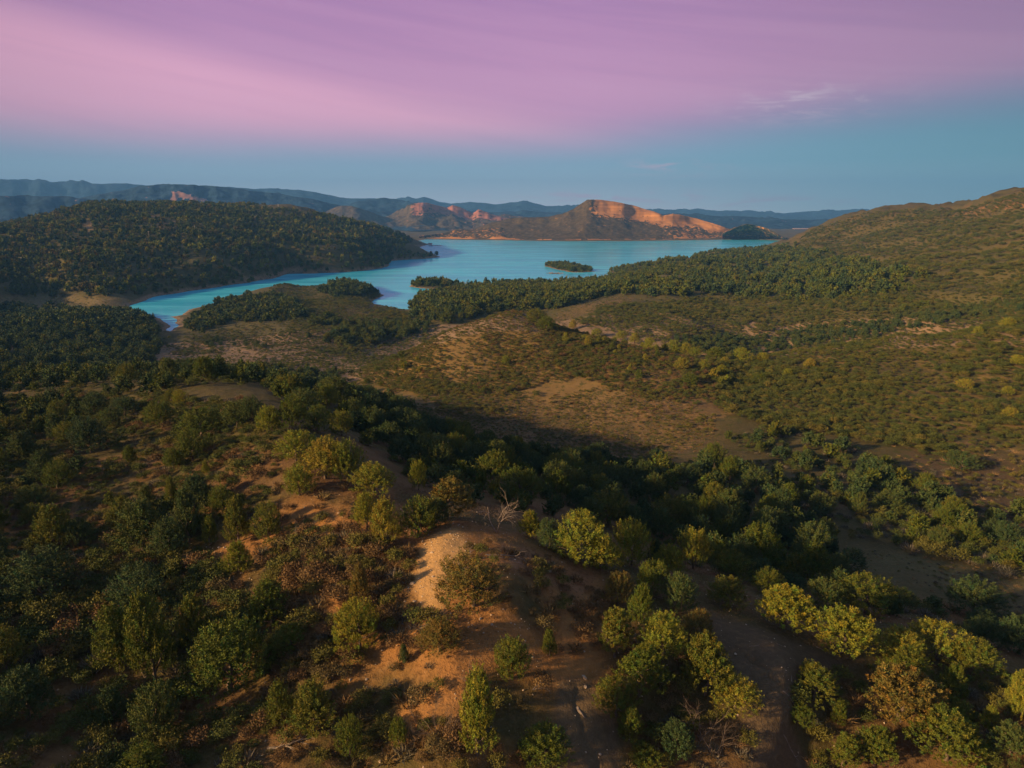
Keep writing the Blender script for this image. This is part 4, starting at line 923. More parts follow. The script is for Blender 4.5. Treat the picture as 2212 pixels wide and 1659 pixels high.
for tn in TONES:
    for sh in SHP:
        for v in range(2):
            V, c = crown(100 + v * 7 + len(midm), sh, 80, 16, .075, bare=.02); midm.append(leafmesh('tree_mass_mid', V, c, MATS[tn]))
            V, c = crown(200 + v * 7 + len(midm), sh, 26, 8, .17, bare=.0); lowm.append(leafmesh('tree_mass_low', V, c, MATS[tn]))
CM, CLO = proto_list(midm, 'tree_mid'), proto_list(lowm, 'tree_low')
def idx_of(tone, shape):
    return (TONES.index(tone) * 3 + (SHP.index(shape) if shape in SHP else 2)) * 2 + random.randint(0, 1)
ZONE = {}
for t in REST:
    d = math.hypot(t[0], t[1])
    if d < 420: k = 'near'
    elif t[7] < 960 and t[8] < 645 and d > 780 and not (860 < t[7] < 1000 and t[8] > 600): k = 'hill'
    elif 1165 < t[7] < 1290 and 1250 < d < 1900 and t[8] < 592: k = 'island'
    elif 870 < t[7] < 1002 and 600 < t[8] < 626: k = 'islet'
    elif t[7] < 400: k = 'left'
    elif t[7] < 870 or (t[7] < 960 and t[8] > 690): k = 'penin'
    else: k = 'right'
    ZONE.setdefault(k, []).append(t)
ZL = {'near': ('woodland', 'smaller junipers filling the shaded valley and slopes between the larger trees'), 'hill': ('woodland', 'dense dark woodland covering the long hill beyond the lake arm'), 'island': ('woodland', 'trees covering the right hand island in the lake'),
      'islet': ('woodland', 'low trees on the left hand islet in the lake'), 'left': ('woodland', 'very dark woodland on the lowland at the left edge'), 'penin': ('woodland', 'tree groves on the peninsula and tan meadow before the lake'), 'right': ('woodland', 'green woodland along the near shore right of the inlet')}
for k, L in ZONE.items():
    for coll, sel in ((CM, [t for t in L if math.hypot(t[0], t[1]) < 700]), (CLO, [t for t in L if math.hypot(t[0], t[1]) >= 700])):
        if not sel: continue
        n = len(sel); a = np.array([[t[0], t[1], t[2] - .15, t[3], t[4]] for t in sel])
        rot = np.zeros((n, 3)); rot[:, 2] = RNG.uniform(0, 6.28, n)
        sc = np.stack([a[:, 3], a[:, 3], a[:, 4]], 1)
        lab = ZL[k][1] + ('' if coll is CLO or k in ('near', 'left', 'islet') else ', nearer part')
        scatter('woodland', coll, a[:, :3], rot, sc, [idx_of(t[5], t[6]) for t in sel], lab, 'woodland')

# ------------------------------------------------------------------ shrubs
def shrub_leafy(seed, mat, n=34, nl=24):
    rng = np.random.default_rng(seed); ph = rng.random(n) * 6.28; r = np.sqrt(rng.random(n)) * .42
    c = np.stack([np.cos(ph) * r, np.sin(ph) * r, .25 + .5 * np.sqrt(np.clip(1 - (r / .5) ** 2, 0, 1)) * rng.uniform(.5, 1.1, n)], 1)
    k = np.repeat(np.arange(n), nl); m = len(k); off = rng.normal(size=(m, 3)) * .07; p = c[k] + off; p[:, 2] = np.maximum(p[:, 2], .02)
    d = norm(off * 6 + np.array([0, 0, .6]) + rng.normal(size=(m, 3)) * .4)
    sh = rng.uniform(.6, 1.4, n)[k][:, None] * rng.uniform(.8, 1.2, (m, 1)); col = np.repeat(np.clip(sh * np.array([1, 1, 1]), 0, 3), 3, 0)
    return leafmesh('shrub', tris_from(p, d, rng.uniform(.045, .10, m), rng.uniform(.03, .065, m), rng, norm(p * np.array([2, 2, 1])) + np.array([0, 0, .5])), col, mat)
def shrub_twiggy(seed, mat, n=150):
    rng = np.random.default_rng(seed); ph = rng.random(n) * 6.28; el = rng.uniform(.35, 1.5, n)
    d = norm(np.stack([np.cos(ph) * np.cos(el), np.sin(ph) * np.cos(el), np.sin(el)], 1) + rng.normal(size=(n, 3)) * .2)
    r = np.sqrt(rng.random(n)) * .36; a2 = ph + rng.normal(size=n) * .6
    p = np.stack([np.cos(a2) * r, np.sin(a2) * r, rng.random(n) * .3 * (1 - r)], 1)
    sh = np.clip(rng.uniform(.6, 1.5, (n, 1)), 0, 3) * np.where(rng.random((n, 1)) < .15, 2.0, 1.0)
    return leafmesh('shrub', tris_from(p, d, rng.uniform(.18, .45, n), rng.uniform(.025, .06, n), rng, np.array([0, 0, 1.0]) + d * .3), np.repeat(sh * np.ones((1, 3)), 3, 0), mat)
def grass_tuft(seed, mat, n=30):
    rng = np.random.default_rng(seed); ph = rng.random(n) * 6.28; r = rng.random(n) * .4
    p = np.stack([np.cos(ph) * r, np.sin(ph) * r, 0 * r], 1); d = norm(np.stack([np.cos(ph) * .5, np.sin(ph) * .5, np.ones(n)], 1) + rng.normal(size=(n, 3)) * .25)
    return leafmesh('grass', tris_from(p, d, rng.uniform(.4, 1.0, n), rng.uniform(.04, .09, n), rng), np.repeat(rng.uniform(.7, 1.4, (n, 1)) * np.ones((1, 3)), 3, 0), mat)
M_STRAW = foliage('dry_grass', (.26, .17, .07), (.20, .13, .055), (.30, .20, .09), 1.0)
M_SCRUBG = foliage('oak_scrub', (.060, .082, .016), (.082, .096, .018), (.050, .072, .018), 1.0)
M_GREY = foliage('grey_scrub', (.095, .088, .062), (.125, .105, .075), (.085, .085, .058), 1.0)
SHM = [shrub_leafy(1, M_SCRUB), shrub_leafy(2, M_SCRUBG), shrub_leafy(3, M_SCRUBG), shrub_leafy(4, M_SCRUB), shrub_twiggy(5, M_BRUSH), shrub_twiggy(6, M_BRUSH), shrub_twiggy(7, M_GREY), grass_tuft(8, M_STRAW), grass_tuft(9, M_STRAW), shrub_leafy(10, M_BRUSH)]
CS = proto_list(SHM, 'shrub_kind')
SREG = [  # polygon, near, far, spacing, size, proto choices, density
 ([(-300, 860), (330, 850), (560, 870), (620, 950), (560, 1050), (420, 1180), (560, 1300), (560, 1700), (-300, 1700)], 42, 240, 1.45, (1.2, 2.9), (0, 1, 3, 2, 9, 2, 1, 6), .95),
 ([(560, 940), (760, 1000), (800, 1130), (700, 1180), (480, 1180), (520, 1040)], 66, 150, 1.15, (.9, 1.9), (0, 4, 5, 6, 9, 1), .84),
 ([(560, 1180), (760, 1150), (900, 1190), (880, 1300), (960, 1380), (1000, 1660), (560, 1660)], 40, 90, .95, (1.0, 2.5), (4, 5, 9, 9, 0, 6, 0), .90),
 ([(1000, 1180), (1180, 1200), (1310, 1290), (1320, 1380), (1180, 1480), (1200, 1660), (1000, 1660), (960, 1420), (1080, 1340), (1090, 1250)], 40, 90, .95, (.9, 2.1), (4, 5, 9, 9, 0, 4), .80),
 ([(1300, 1420), (1500, 1380), (1620, 1560), (1640, 1700), (1320, 1700)], 40, 80, 1.1, (1.0, 2.2), (4, 6, 0, 9), .72),
 ([(1700, 1480), (1900, 1430), (2300, 1480), (2300, 1700), (1740, 1700)], 40, 90, 1.2, (1.0, 2.3), (4, 6, 0, 1), .8),
 ([(1560, 940), (1700, 920), (1900, 980), (2050, 1060), (2300, 1130), (2300, 1280), (2100, 1230), (1900, 1190), (1700, 1130)], 110, 340, 2.5, (1.6, 3.4), (6, 6, 1, 0, 2), .85),
 ([(780, 880), (1000, 960), (1600, 1000), (1750, 1040), (1850, 1240), (2300, 1350), (2300, 1480), (1800, 1330), (1500, 1260), (1250, 1130), (850, 1010)], 92, 260, 2.6, (.9, 2.2), (0, 1, 2, 6), .8),
 ([(870, 880), (1100, 870), (1400, 820), (1540, 900), (1560, 960), (1400, 1010), (1150, 1000), (960, 940)], 150, 330, 1.15, (.6, 1.7), (0, 6, 7, 4, 7, 3, 0), .80),
 ([(760, 812), (900, 750), (1000, 700), (1110, 668), (1230, 700), (1330, 740), (1300, 800), (1100, 860), (850, 850)], 255, 470, 1.55, (1.0, 2.5), (0, 3, 0, 9, 1), .74),
 ([(850, 830), (1100, 800), (1180, 850), (1100, 900), (950, 890)], 240, 360, 2.4, (1.4, 3.0), (0, 1, 3), .6),
 ([(1180, 690), (1330, 735), (1560, 778), (1560, 880), (1350, 860), (1200, 800)], 255, 430, 1.6, (1.1, 2.8), (0, 1, 3, 1, 9), .84),
 ([(1540, 780), (1700, 765), (1950, 726), (2211, 688), (2500, 650), (2500, 960), (2211, 960), (2050, 1000), (1900, 960), (1650, 930), (1540, 880)], 225, 520, 2.1, (1.6, 3.6), (0, 1, 2, 3, 1), .96),
 ([(1900, 960), (2060, 900), (2300, 960), (2300, 1160), (2100, 1120)], 190, 340, 2.4, (1.0, 2.4), (0, 6, 7, 3), .5),
 ([(1300, 660), (1500, 640), (1800, 640), (2000, 600), (2500, 520), (2500, 680), (2100, 706), (1800, 752), (1600, 790), (1450, 750), (1240, 700)], 380, 1100, 3.0, (2.0, 5.0), (0, 1, 2, 3, 1), .96),
 ([(1715, 540), (1730, 510), (1770, 490), (1870, 460), (1960, 456), (2080, 452), (2150, 432), (2211, 410), (2500, 385), (2500, 600), (2000, 610), (1800, 580)], 700, 2600, 5.6, (3.0, 7.5), (0, 1, 2, 3, 1), .92),
 ([(350, 750), (520, 700), (720, 690), (930, 700), (1000, 710), (820, 800), (600, 800), (400, 800)], 350, 900, 2.4, (1.0, 3.6), (0, 1, 6, 3, 1, 2), .62),
 ([(-300, 790), (350, 790), (760, 800), (900, 760), (780, 860), (330, 870), (-300, 880)], 180, 640, 3.6, (1.4, 3.2), (0, 1, 2), .75),
 ([(540, 650), (600, 612), (625, 600), (740, 612), (835, 637), (800, 660), (885, 672), (900, 700), (700, 705), (600, 700)], 450, 1300, 3.0, (1.4, 4.0), (0, 1, 2, 2, 3), .78),
 ([(1840, 640), (2450, 600), (2450, 730), (1840, 760)], 430, 900, 3.0, (1.8, 4.2), (0, 1, 2, 3), .85),
 ([(1170, 700), (1240, 655), (1340, 635), (1390, 645), (1300, 680), (1220, 712)], 440, 900, 2.6, (.8, 2.0), (0, 7, 6, 3), .42),
 ([(345, 725), (420, 720), (560, 735), (700, 745), (780, 770), (900, 745), (860, 800), (600, 800), (380, 800)], 380, 800, 5.0, (2.0, 4.2), (1, 2, 2), .28),
 ([(300, 640), (-300, 645), (-300, 665), (200, 668), (290, 655)], 700, 1300, 8, (2, 4), (0, 1, 7), .4),
 ([(1700, 1150), (1860, 1180), (2300, 1260), (2300, 1350), (1900, 1260)], 90, 260, 1.15, (.4, 1.0), (7, 6, 7, 0), .7),
]
SP_ = []
for poly, d0, d1, sp, sz, ch_, dn_ in SREG:
    x, y, z, px, py = cells(poly, d0, d1, sp, dn_, clear=-.4 if d0 < 150 else 0, cla=1.1 if d0 < 150 else .62)
    v = visible(x, y, z + 2, 1.0)
    keep = v | (np.hypot(x, y) < 120)
    x, y, z, px, py, v = x[keep], y[keep], z[keep], px[keep], py[keep], v[keep]
    s = sz[0] + (sz[1] - sz[0]) * RNG.random(len(x)) ** 1.4; s = s * (1 + .55 * fbm(x / 22 + 3, y / 22, 3)); hh = s * RNG.uniform(.55, .95, len(x)); c = RNG.choice(ch_, len(x))
    hh = np.where((c == 7) | (c == 8), s * .5, hh)
    SP_.append(np.stack([x, y, z - .03, s, hh, c, px, py, v], 1))
SP_ = np.concatenate(SP_); print('shrubs', len(SP_))
clay = [[(1205, 1470), (1265, 1460), (1335, 1540), (1350, 1700), (1210, 1700), (1195, 1560)], [(1520, 1325), (1640, 1355), (1760, 1400), (1850, 1440), (1790, 1475), (1720, 1480), (1705, 1560), (1740, 1700), (1630, 1700), (1610, 1540), (1530, 1400)], [(985, 1140), (1010, 1180), (985, 1220), (965, 1290), (960, 1340), (915, 1320), (890, 1250), (905, 1190), (930, 1150)]]
bad = np.zeros(len(SP_), bool)
for q in clay: bad |= inpoly(SP_[:, 6], SP_[:, 7], q) & (np.hypot(SP_[:, 0], SP_[:, 1]) < 100)
SP_ = SP_[~bad]
ksz = SP_[:, 3] * FPX / (SP_[:, 1] * CP - (SP_[:, 2] - CZ) * SP)
ins = (SP_[:, 6] > 0) & (SP_[:, 6] < 2211) & (SP_[:, 7] < 1659) & (SP_[:, 8] > 0) & (SP_[:, 5] != 7)
order = np.argsort(-np.where(ins, ksz, 0)); solo, rest_ = order[:300], order[300:]
SHW = {0: 'olive brown leafy', 1: 'green leafy', 2: 'dark green leafy', 3: 'olive leafy', 4: 'brown twiggy', 5: 'reddish brown twiggy', 6: 'grey twiggy', 9: 'russet leafy', 8: 'straw'}
sh_items = []
for i in solo:
    r = SP_[i]; c = int(r[5]); s = 'low' if r[3] < 1.35 else 'wide' if r[3] > 1.8 else 'middling'
    sh_items.append(dict(px=r[6], py=r[7], look=s + ' ' + SHW[c], lab=None, r=r, c=c))
auto_labels(sh_items, 'shrub')
for it in sh_items:
    r = it['r']; o = link('shrub', SHM[it['c']]); o.location = r[:3]; o.scale = (r[3], r[3], r[4]); o.rotation_euler = (0, 0, random.uniform(0, 6.28))
    o['label'] = it['lab']; o['category'] = 'shrub'; o['group'] = 'shrubs scattered over the near slopes'
def shrub_mass(sel, lab, nm='scrub'):
    if len(sel) == 0: return
    n = len(sel); rot = np.zeros((n, 3)); rot[:, 2] = RNG.uniform(0, 6.28, n)
    scatter(nm, CS, sel[:, :3], rot, np.stack([sel[:, 3], sel[:, 3], sel[:, 4]], 1), sel[:, 5].astype(int), lab, 'scrub')
R_ = SP_[rest_]; dd = np.hypot(R_[:, 0], R_[:, 1]); lf = R_[:, 6] < 1000
shrub_mass(R_[(dd < 130)], 'low brush and tufts filling the ground between near shrubs')
shrub_mass(R_[(dd >= 130) & (dd < 640) & lf & (R_[:, 7] > 780) & (R_[:, 6] < 760)], 'dark scrub on the far part of the left slope')
shrub_mass(R_[(dd >= 130) & (dd < 250) & ~(lf & (R_[:, 7] > 780) & (R_[:, 6] < 760))], 'brush in the shaded valley behind the knoll')
m3 = (dd >= 250) & (dd < 540) & ~((R_[:, 6] < 760) & (R_[:, 7] > 780))
shrub_mass(R_[m3 & (R_[:, 6] < 1540)], 'sparse brush over the brown hill and its foot')
shrub_mass(R_[m3 & (R_[:, 6] >= 1540)], 'dense low oak scrub covering the right hand shoulder')
shrub_mass(R_[(dd >= 540) & (R_[:, 6] < 1100)], 'small bushes dotted over the tan lowland meadow')
shrub_mass(R_[(dd >= 540) & (R_[:, 6] >= 1100) & (R_[:, 7] > 600)], 'oak scrub on the second slope behind the shoulder')
shrub_mass(R_[(dd >= 540) & (R_[:, 6] >= 1100) & (R_[:, 7] <= 600)], 'brush covering the big hill on the right skyline')
# dry grass on bare near ground and the meadows
gx, gy = jitter_grid(-75, 85, 36, 100, .52)
gz = H(gx, gy); gpx, gpy = project(gx, gy, gz); m = (fbm(gx / 5, gy / 5, 3) > -.1) & (np.abs(gpx - 1105) < 1300)
for q in clay: m &= ~inpoly(gpx, gpy, q)
gx, gy, gz = gx[m], gy[m], gz[m]; n = len(gx)
sc = RNG.uniform(.16, .42, n); rot = np.zeros((n, 3)); rot[:, 2] = RNG.uniform(0, 6.28, n)
M_G2 = foliage('dull_grass', (.13, .075, .035), (.10, .06, .03), (.16, .10, .045), 1.0)
CG = proto_list([grass_tuft(21, M_G2, 14), grass_tuft(22, M_STRAW, 12), grass_tuft(23, M_G2, 14)], 'grass_kind')
scatter('grass', CG, np.stack([gx, gy, gz - .01], 1), rot, np.stack([sc, sc, sc * .8], 1), RNG.choice([0, 0, 2, 2, 1], n), 'dry brown grass tufts between the shrubs on the near hill', 'grass')

# ------------------------------------------------------------------ rocks
import bmesh
def rock_mesh(seed):
    bm = bmesh.new(); bmesh.ops.create_icosphere(bm, subdivisions=2, radius=.5); r = np.random.default_rng(seed)
    pl = norm(r.normal(size=(7, 3)))
    for v in bm.verts:
        p = np.array(v.co)
        for q in pl:
            k = p @ q
            if k > .34: p = p - q * (k - .34)
        p = p * (1 + r.normal() * .04); p[2] *= .62; v.co = p
    me = bpy.data.meshes.new('rock'); bm.to_mesh(me); bm.free(); me.materials.append(M_ROCK); return me
RM = [rock_mesh(k) for k in range(6)]
ROCKS = [(777, 1184, 12, 'pale yellow boulder, left of three below the plump cone juniper'), (794, 1184, 9, 'pale boulder, middle of three below the plump cone juniper'), (803, 1177, 7, 'pale boulder, right of three below the plump cone juniper'), (832, 1223, 8, 'lone rock below the plump cone juniper'),
 (966, 1228, 9, 'rock left of a pair beside the leaning log'), (975, 1224, 8, 'rock right of a pair beside the leaning log'), (1187, 1235, 11, 'pale boulder on the ridge left of the huge gold juniper'), (1112, 1209, 6, 'pinkish rock near the second fallen branch'), (1037, 1337, 8, 'rock just below the big bronze juniper'),
 (1062, 1350, 7, 'small rock right of and below the big bronze juniper'), (676, 1207, 16, 'large yellowish boulder on the lit dirt patch at left'), (473, 1183, 8, 'white rock, left of two in the stony gap'), (485, 1183, 7, 'white rock, right of two in the stony gap'), (470, 1231, 12, 'upright pale slab beside the sunlit cone juniper'),
 (490, 1232, 6, 'small pale rock right of the upright slab'), (464, 1217, 6, 'small pale rock above the upright slab'), (150, 1420, 11, 'pale rock alone on the dark lower left slope'), (1262, 1464, 14, 'boulder at the top of the centre clay strip'), (1264, 1484, 9, 'smaller rock under the boulder of the clay strip'), (1295, 1629, 8, 'rock at the bottom right of the clay strip'),
 (756, 1469, 8, 'rock left of a pair below the straw tipped juniper'), (791, 1468, 7, 'rock right of a pair below the straw tipped juniper'), (820, 1645, 8, 'rock at the bottom left of centre'), (890, 1262, 12, 'brown boulder low on the pale scree'), (895, 1300, 12, 'brown boulder at the foot of the pale scree'), (935, 1246, 8, 'rock low in the pale scree'), (952, 1300, 8, 'rock right of the scree foot'),
 (1588, 1413, 7, 'round rock at the top of the grey clay slope'), (1150, 1420, 6, 'small rock right of the lone egg shaped juniper'), (932, 1194, 8, 'rock in the middle of the pale scree'), (912, 1170, 7, 'rock near the top of the pale scree'), (1290, 1300, 6, 'small rock on the right edge of the bare slope')]
for k, (px, py, s, lab) in enumerate(ROCKS):
    x, y, z, d = ground(px, py); m_ = s / px_size(x, y, z)
    o = link('rock', RM[k % 6]); o.location = (x, y, z + m_ * .08); o.scale = (m_ * 1.1, m_ * random.uniform(.7, 1), m_ * random.uniform(.8, 1.2)); o.rotation_euler = (random.uniform(-.3, .3), random.uniform(-.3, .3), random.uniform(0, 6.28))
    o['label'] = lab; o['category'] = 'rock'; o['group'] = 'pale rocks on the near slope'
gx, gy = jitter_grid(-60, 60, 36, 92, .55); gz = H(gx, gy); gpx, gpy = project(gx, gy, gz)
cc = sum(soft(gpx, gpy, q, 30) for q in ([(880, 1140), (1020, 1140), (990, 1340), (870, 1340)], [(640, 1160), (800, 1160), (720, 1260), (640, 1240)], [(440, 1170), (500, 1170), (560, 1260), (440, 1260)], [(1000, 1330), (1160, 1350), (1160, 1440), (1000, 1440)]))
m = RNG.random(len(gx)) < np.clip(.10 + .8 * cc, 0, 1); gx, gy, gz = gx[m], gy[m], gz[m]; n = len(gx); sc = .06 + .22 * RNG.random(n) ** 3
CRK = proto_list(RM[:4], 'pebble_kind')
scatter('pebbles', CRK, np.stack([gx, gy, gz], 1), RNG.uniform(0, 6.28, (n, 3)), np.stack([sc, sc, sc], 1), RNG.integers(0, 4, n), 'small stones scattered over the bare slope and scree', 'stones')

# ------------------------------------------------------------------ dead wood
def branch(parts, p, d, L, r, depth, rng, spread=.7, grav=0.0):
    n = 4; path = [p]; q = p.copy(); dd_ = d.copy()
    for i in range(n):
        dd_ = norm(dd_ + rng.normal(size=3) * .16 + np.array([0, 0, grav])); q = q + dd_ * L / n; path.append(q.copy())
    parts.append(tube(path, np.linspace(r, r * .35, n + 1), 4 if r < .05 else 6))
    if depth <= 0: return
    for i in range(rng.integers(3, 6)):
        k = rng.integers(1, n + 1); nd = norm(norm(path[k] - path[k - 1]) + norm(rng.normal(size=3)) * spread)
        branch(parts, path[k], nd, L * rng.uniform(.4, .7), r * .45, depth - 1, rng, spread, grav)
def dead(px, py, size, dirs, lab, name='dead_tree', cat='dead tree', mat=None, r=.07, depth=2, seed=1, grav=0.0, spread=.7):
    rng = np.random.default_rng(seed); x, y, z, d = ground(px, py); k = 1 / px_size(x, y, z); L = size * k
    parts = []
    for dv in dirs: branch(parts, np.array([0, 0, .0]), norm(np.array(dv, float)), L, r, depth, rng, spread, grav)
    v, f = join(parts); v = np.where(np.abs(v) > 99, 0, v)
    if name != 'dead_tree':      # lies on the slope: every point stays just above the ground
        gz_ = H(x + v[:, 0], y + v[:, 1]) - z; v[:, 2] = np.maximum(v[:, 2] * .45 + gz_, gz_ + .02)
    o = link(name, mesh_np(name, v, f, mat or M_DEAD, True)); o.location = (x, y, z); o['label'] = lab; o['category'] = cat
    return o
dead(1072, 1150, 62, [(0, 0, 1), (.3, 0, 1), (-.35, .1, 1)], 'bare standing dead tree with pale branches behind the knoll', seed=3, r=.09, depth=3)
dead(640, 1165, 44, [(1, .2, .5), (-.9, .1, .6), (.2, -.8, .4), (.5, .7, .6), (-.4, .6, .7), (0, 0, 1)], 'bleached dead bush with a fan of bare branches', 'dead_bush', 'dead bush', r=.05, depth=2, seed=5)
dead(985, 1237, 60, [(.8, 1, .2), (.5, 1.2, .3)], 'long weathered log leaning up the pale scree to the knoll', 'fallen_log', 'log', r=.15, depth=2, seed=8, spread=.5)
dead(1048, 1198, 66, [(1, -.25, .05), (1, .2, .2)], 'fallen branch with forked ends right of the knoll top', 'fallen_log', 'log', r=.12, depth=2, seed=9, spread=.5)
dead(935, 1345, 34, [(-1, .4, .5), (-.6, .8, .7), (-1, 0, .2), (.4, .5, .5)], 'splintered pale stump at the foot of the scree', 'dead_stump', 'stump', r=.08, depth=1, seed=12)
dead(1023, 1480, 34, [(-.8, .2, .7), (.8, .2, .8), (.1, .1, 1), (-.4, .5, 1)], 'dark dead snag above the tall narrow bottom juniper', 'dead_tree', 'dead tree', r=.06, depth=2, seed=14, mat=M_BARK)
dead(578, 1616, 82, [(1, .05, .1), (1, -.1, .2)], 'long pale fallen log at the bottom left of centre', 'fallen_log', 'log', r=.14, depth=1, seed=15, spread=.6)
dead(1246, 1528, 30, [(.35, -1, .1)], 'short pale log lying in the clay strip gully', 'fallen_log', 'log', r=.16, depth=0, seed=16)
dead(1150, 1490, 34, [(.7, 1, .3), (.9, .6, .2)], 'thin broken branch right of the lone egg shaped juniper', 'fallen_branch', 'branch', r=.05, depth=2, seed=17)
dead(943, 1600, 62, [(0, .6, 1), (.6, .2, .9), (-.6, .2, .9), (.9, 0, .5), (-.8, -.1, .6)], 'large leafless grey bush at the bottom centre', 'dead_tree', 'dead tree', r=.035, depth=3, seed=18, mat=M_BARK)
dead(757, 1145, 26, [(1, -.5, .4), (.6, -.8, .2)], 'small dead branch on red dirt left of the slim juniper', 'fallen_branch', 'branch', r=.05, depth=1, seed=19)
dead(1512, 1600, 60, [(0, 0, 1), (.4, .1, 1), (-.5, 0, .9)], 'bare tangled bush left of the grey clay gully', 'dead_tree', 'dead tree', r=.045, depth=3, seed=20, mat=M_BARK)
dead(1550, 1640, 56, [(0, 0, 1), (.5, .1, .9), (-.4, 0, .9)], 'bare tangled bush lowest beside the grey clay gully', 'dead_tree', 'dead tree', r=.045, depth=3, seed=21, mat=M_BARK)
dead(1420, 1290, 30, [(1, -.2, .4), (-.8, .2, .4)], 'bare twigs beside the curly topped juniper', 'fallen_branch', 'branch', r=.04, depth=2, seed=22)
for k, (px, py, s, dv, lab) in enumerate([(1618, 1396, 22, (1, .15, 0), 'curved pale stick, left one on the grey clay slope'), (1678, 1391, 18, (1, .1, 0), 'short pale stick below the upper layered pinyon'), (1762, 1397, 40, (1, -.5, 0), 'long pale branch under the right layered pinyon'), (1752, 1427, 10, (1, .6, 0), 'small curved stick in the middle of the clay slope'),
        (1690, 1492, 24, (1, -.6, 0), 'pale stick across the clay gully'), (1710, 1473, 14, (.2, 1, 0), 'bent pale stick on the right clay bank'), (1692, 1587, 26, (1, -.3, 0), 'pale stick low in the clay gully'), (905, 1272, 20, (1, .2, 0), 'pale branch on the left edge of the scree'), (835, 1340, 34, (.05, -1, 0), 'thin upright dead stem left of the scree foot')]):
    dead(px, py, s, [dv], lab, 'fallen_branch', 'branch', r=.05, depth=1 if s > 20 else 0, seed=40 + k, spread=.4)
# drowned trees and driftwood by the islet
for k, (px, py, s, lab) in enumerate([(1004, 619, 9, 'bare drowned tree nearest the right end of the left islet'), (1010, 620, 8, 'second bare drowned tree right of the left islet'), (1018, 621, 8, 'third bare drowned tree right of the left islet'), (999, 623, 6, 'bare drowned tree in front of the islet spit'), (1026, 622, 6, 'outermost bare drowned tree right of the left islet')]):
    x, y = wpt(px, py, 0); rng = np.random.default_rng(70 + k); parts = []; L = s / px_size(x, y, 0)
    for dv in ((0, 0, 1), (.4, 0, 1), (-.4, .1, 1)): branch(parts, np.zeros(3), norm(np.array(dv)), L, .35, 1, rng)
    v, f = join(parts); v[:, 2] = v[:, 2] - .5; o = link('drowned_tree', mesh_np('drowned_tree', v, f, M_DEAD, True)); o.location = (x, y, 0); o['label'] = lab; o['category'] = 'dead tree'; o['group'] = 'drowned trees beside the islet'

# ------------------------------------------------------------------ tall shore pines
V, c = crown(900, 'cone', 110, 14, .07, lump=.5, open_=.3, bare=.0)
PINE_C = leafmesh('pine_crown', V, c, M_DARK); PINE_T = trunk_mesh('pine_trunk', 900, 'cone')
for px, py, w_, h_, lab in [(1027, 621, 9, 15, 'pale tall pine, left of three on the shore before the lake'), (1049, 622, 10, 20, 'tallest pine, middle of three on the shore before the lake'), (1084, 621, 9, 17, 'dark pine, right of three on the shore before the lake'), (284, 684, 13, 19, 'dark rounded pine at the left end of the lake arm'),
                            (500, 657, 10, 19, 'tall pine at the left end of the peninsula grove'), (512, 655, 8, 15, 'second tall pine at the left end of the peninsula grove'), (542, 646, 9, 15, 'tall pine in the middle of the peninsula grove')]:
    x, y, z, d = ground(px, py, 300); k = 1 / px_size(x, y, z)
    r = bpy.data.objects.new('pine_tree', None); COL.objects.link(r); r.location = (x, y, z - .2); r.scale = (w_ * k, w_ * k, h_ * k)
    link('crown', PINE_C, r); link('trunk', PINE_T, r); r['label'] = lab; r['category'] = 'tree'; r['group'] = 'tall pines near the water'

# ------------------------------------------------------------------ poles, masts, dock, town
def flat(name, c, rough=.7): return material(name, lambda t, bs: (setattr(bs.inputs['Base Color'], 'default_value', (*c, 1)), setattr(bs.inputs['Roughness'], 'default_value', rough)))
M_POLE = flat('weathered_pole', (.40, .36, .28)); M_WHITE = flat('white_paint', (.75, .73, .70)); M_ROOF = flat('dark_roof', (.16, .10, .09)); M_WALL = flat('pale_wall', (.60, .50, .42)); M_GLASS = flat('window_glass', (.03, .04, .05), .1)
def box(x0, x1, y0, y1, z0, z1):
    v = np.array([(x, y, z) for x in (x0, x1) for y in (y0, y1) for z in (z0, z1)], float)
    f = np.array([(0, 1, 3), (0, 3, 2), (4, 6, 7), (4, 7, 5), (0, 4, 5), (0, 5, 1), (2, 3, 7), (2, 7, 6), (0, 2, 6), (0, 6, 4), (1, 5, 7), (1, 7, 3)])
    return v, f
def pole(px, py, hp, kind, lab):
    x, y, z, d = ground(px, py, 500); h = hp / px_size(x, y, z); w_ = max(.35, d * .00035)
    r = bpy.data.objects.new('utility_pole', None); COL.objects.link(r); r.location = (x, y, z)
    r['label'] = lab; r['category'] = 'utility pole'; r['group'] = 'power poles on the wooded hill'
    if kind == 'H':
        for s in (-1, 1): link('post', mesh_np('post', *tube([(s * h * .16, 0, -.5), (s * h * .16, 0, h)], [w_ / 2, w_ * .4], 6), M_POLE, False), r)
        link('crossarm', mesh_np('crossarm', *box(-h * .3, h * .3, -w_ / 2, w_ / 2, h * .88, h * .88 + w_), M_POLE), r)
    else:
        link('post', mesh_np('post', *tube([(0, 0, -.5), (0, 0, h)], [w_ / 2, w_ * .35], 6), M_WHITE if kind == 'M' else M_POLE, False), r)
        if kind == 'P': link('crossarm', mesh_np('crossarm', *box(-h * .14, h * .14, -w_ / 2, w_ / 2, h * .90, h * .90 + w_), M_POLE), r)
    if kind == 'M': r.name = 'radio_mast'; r['category'] = 'mast'; r['group'] = 'masts on the far crest'
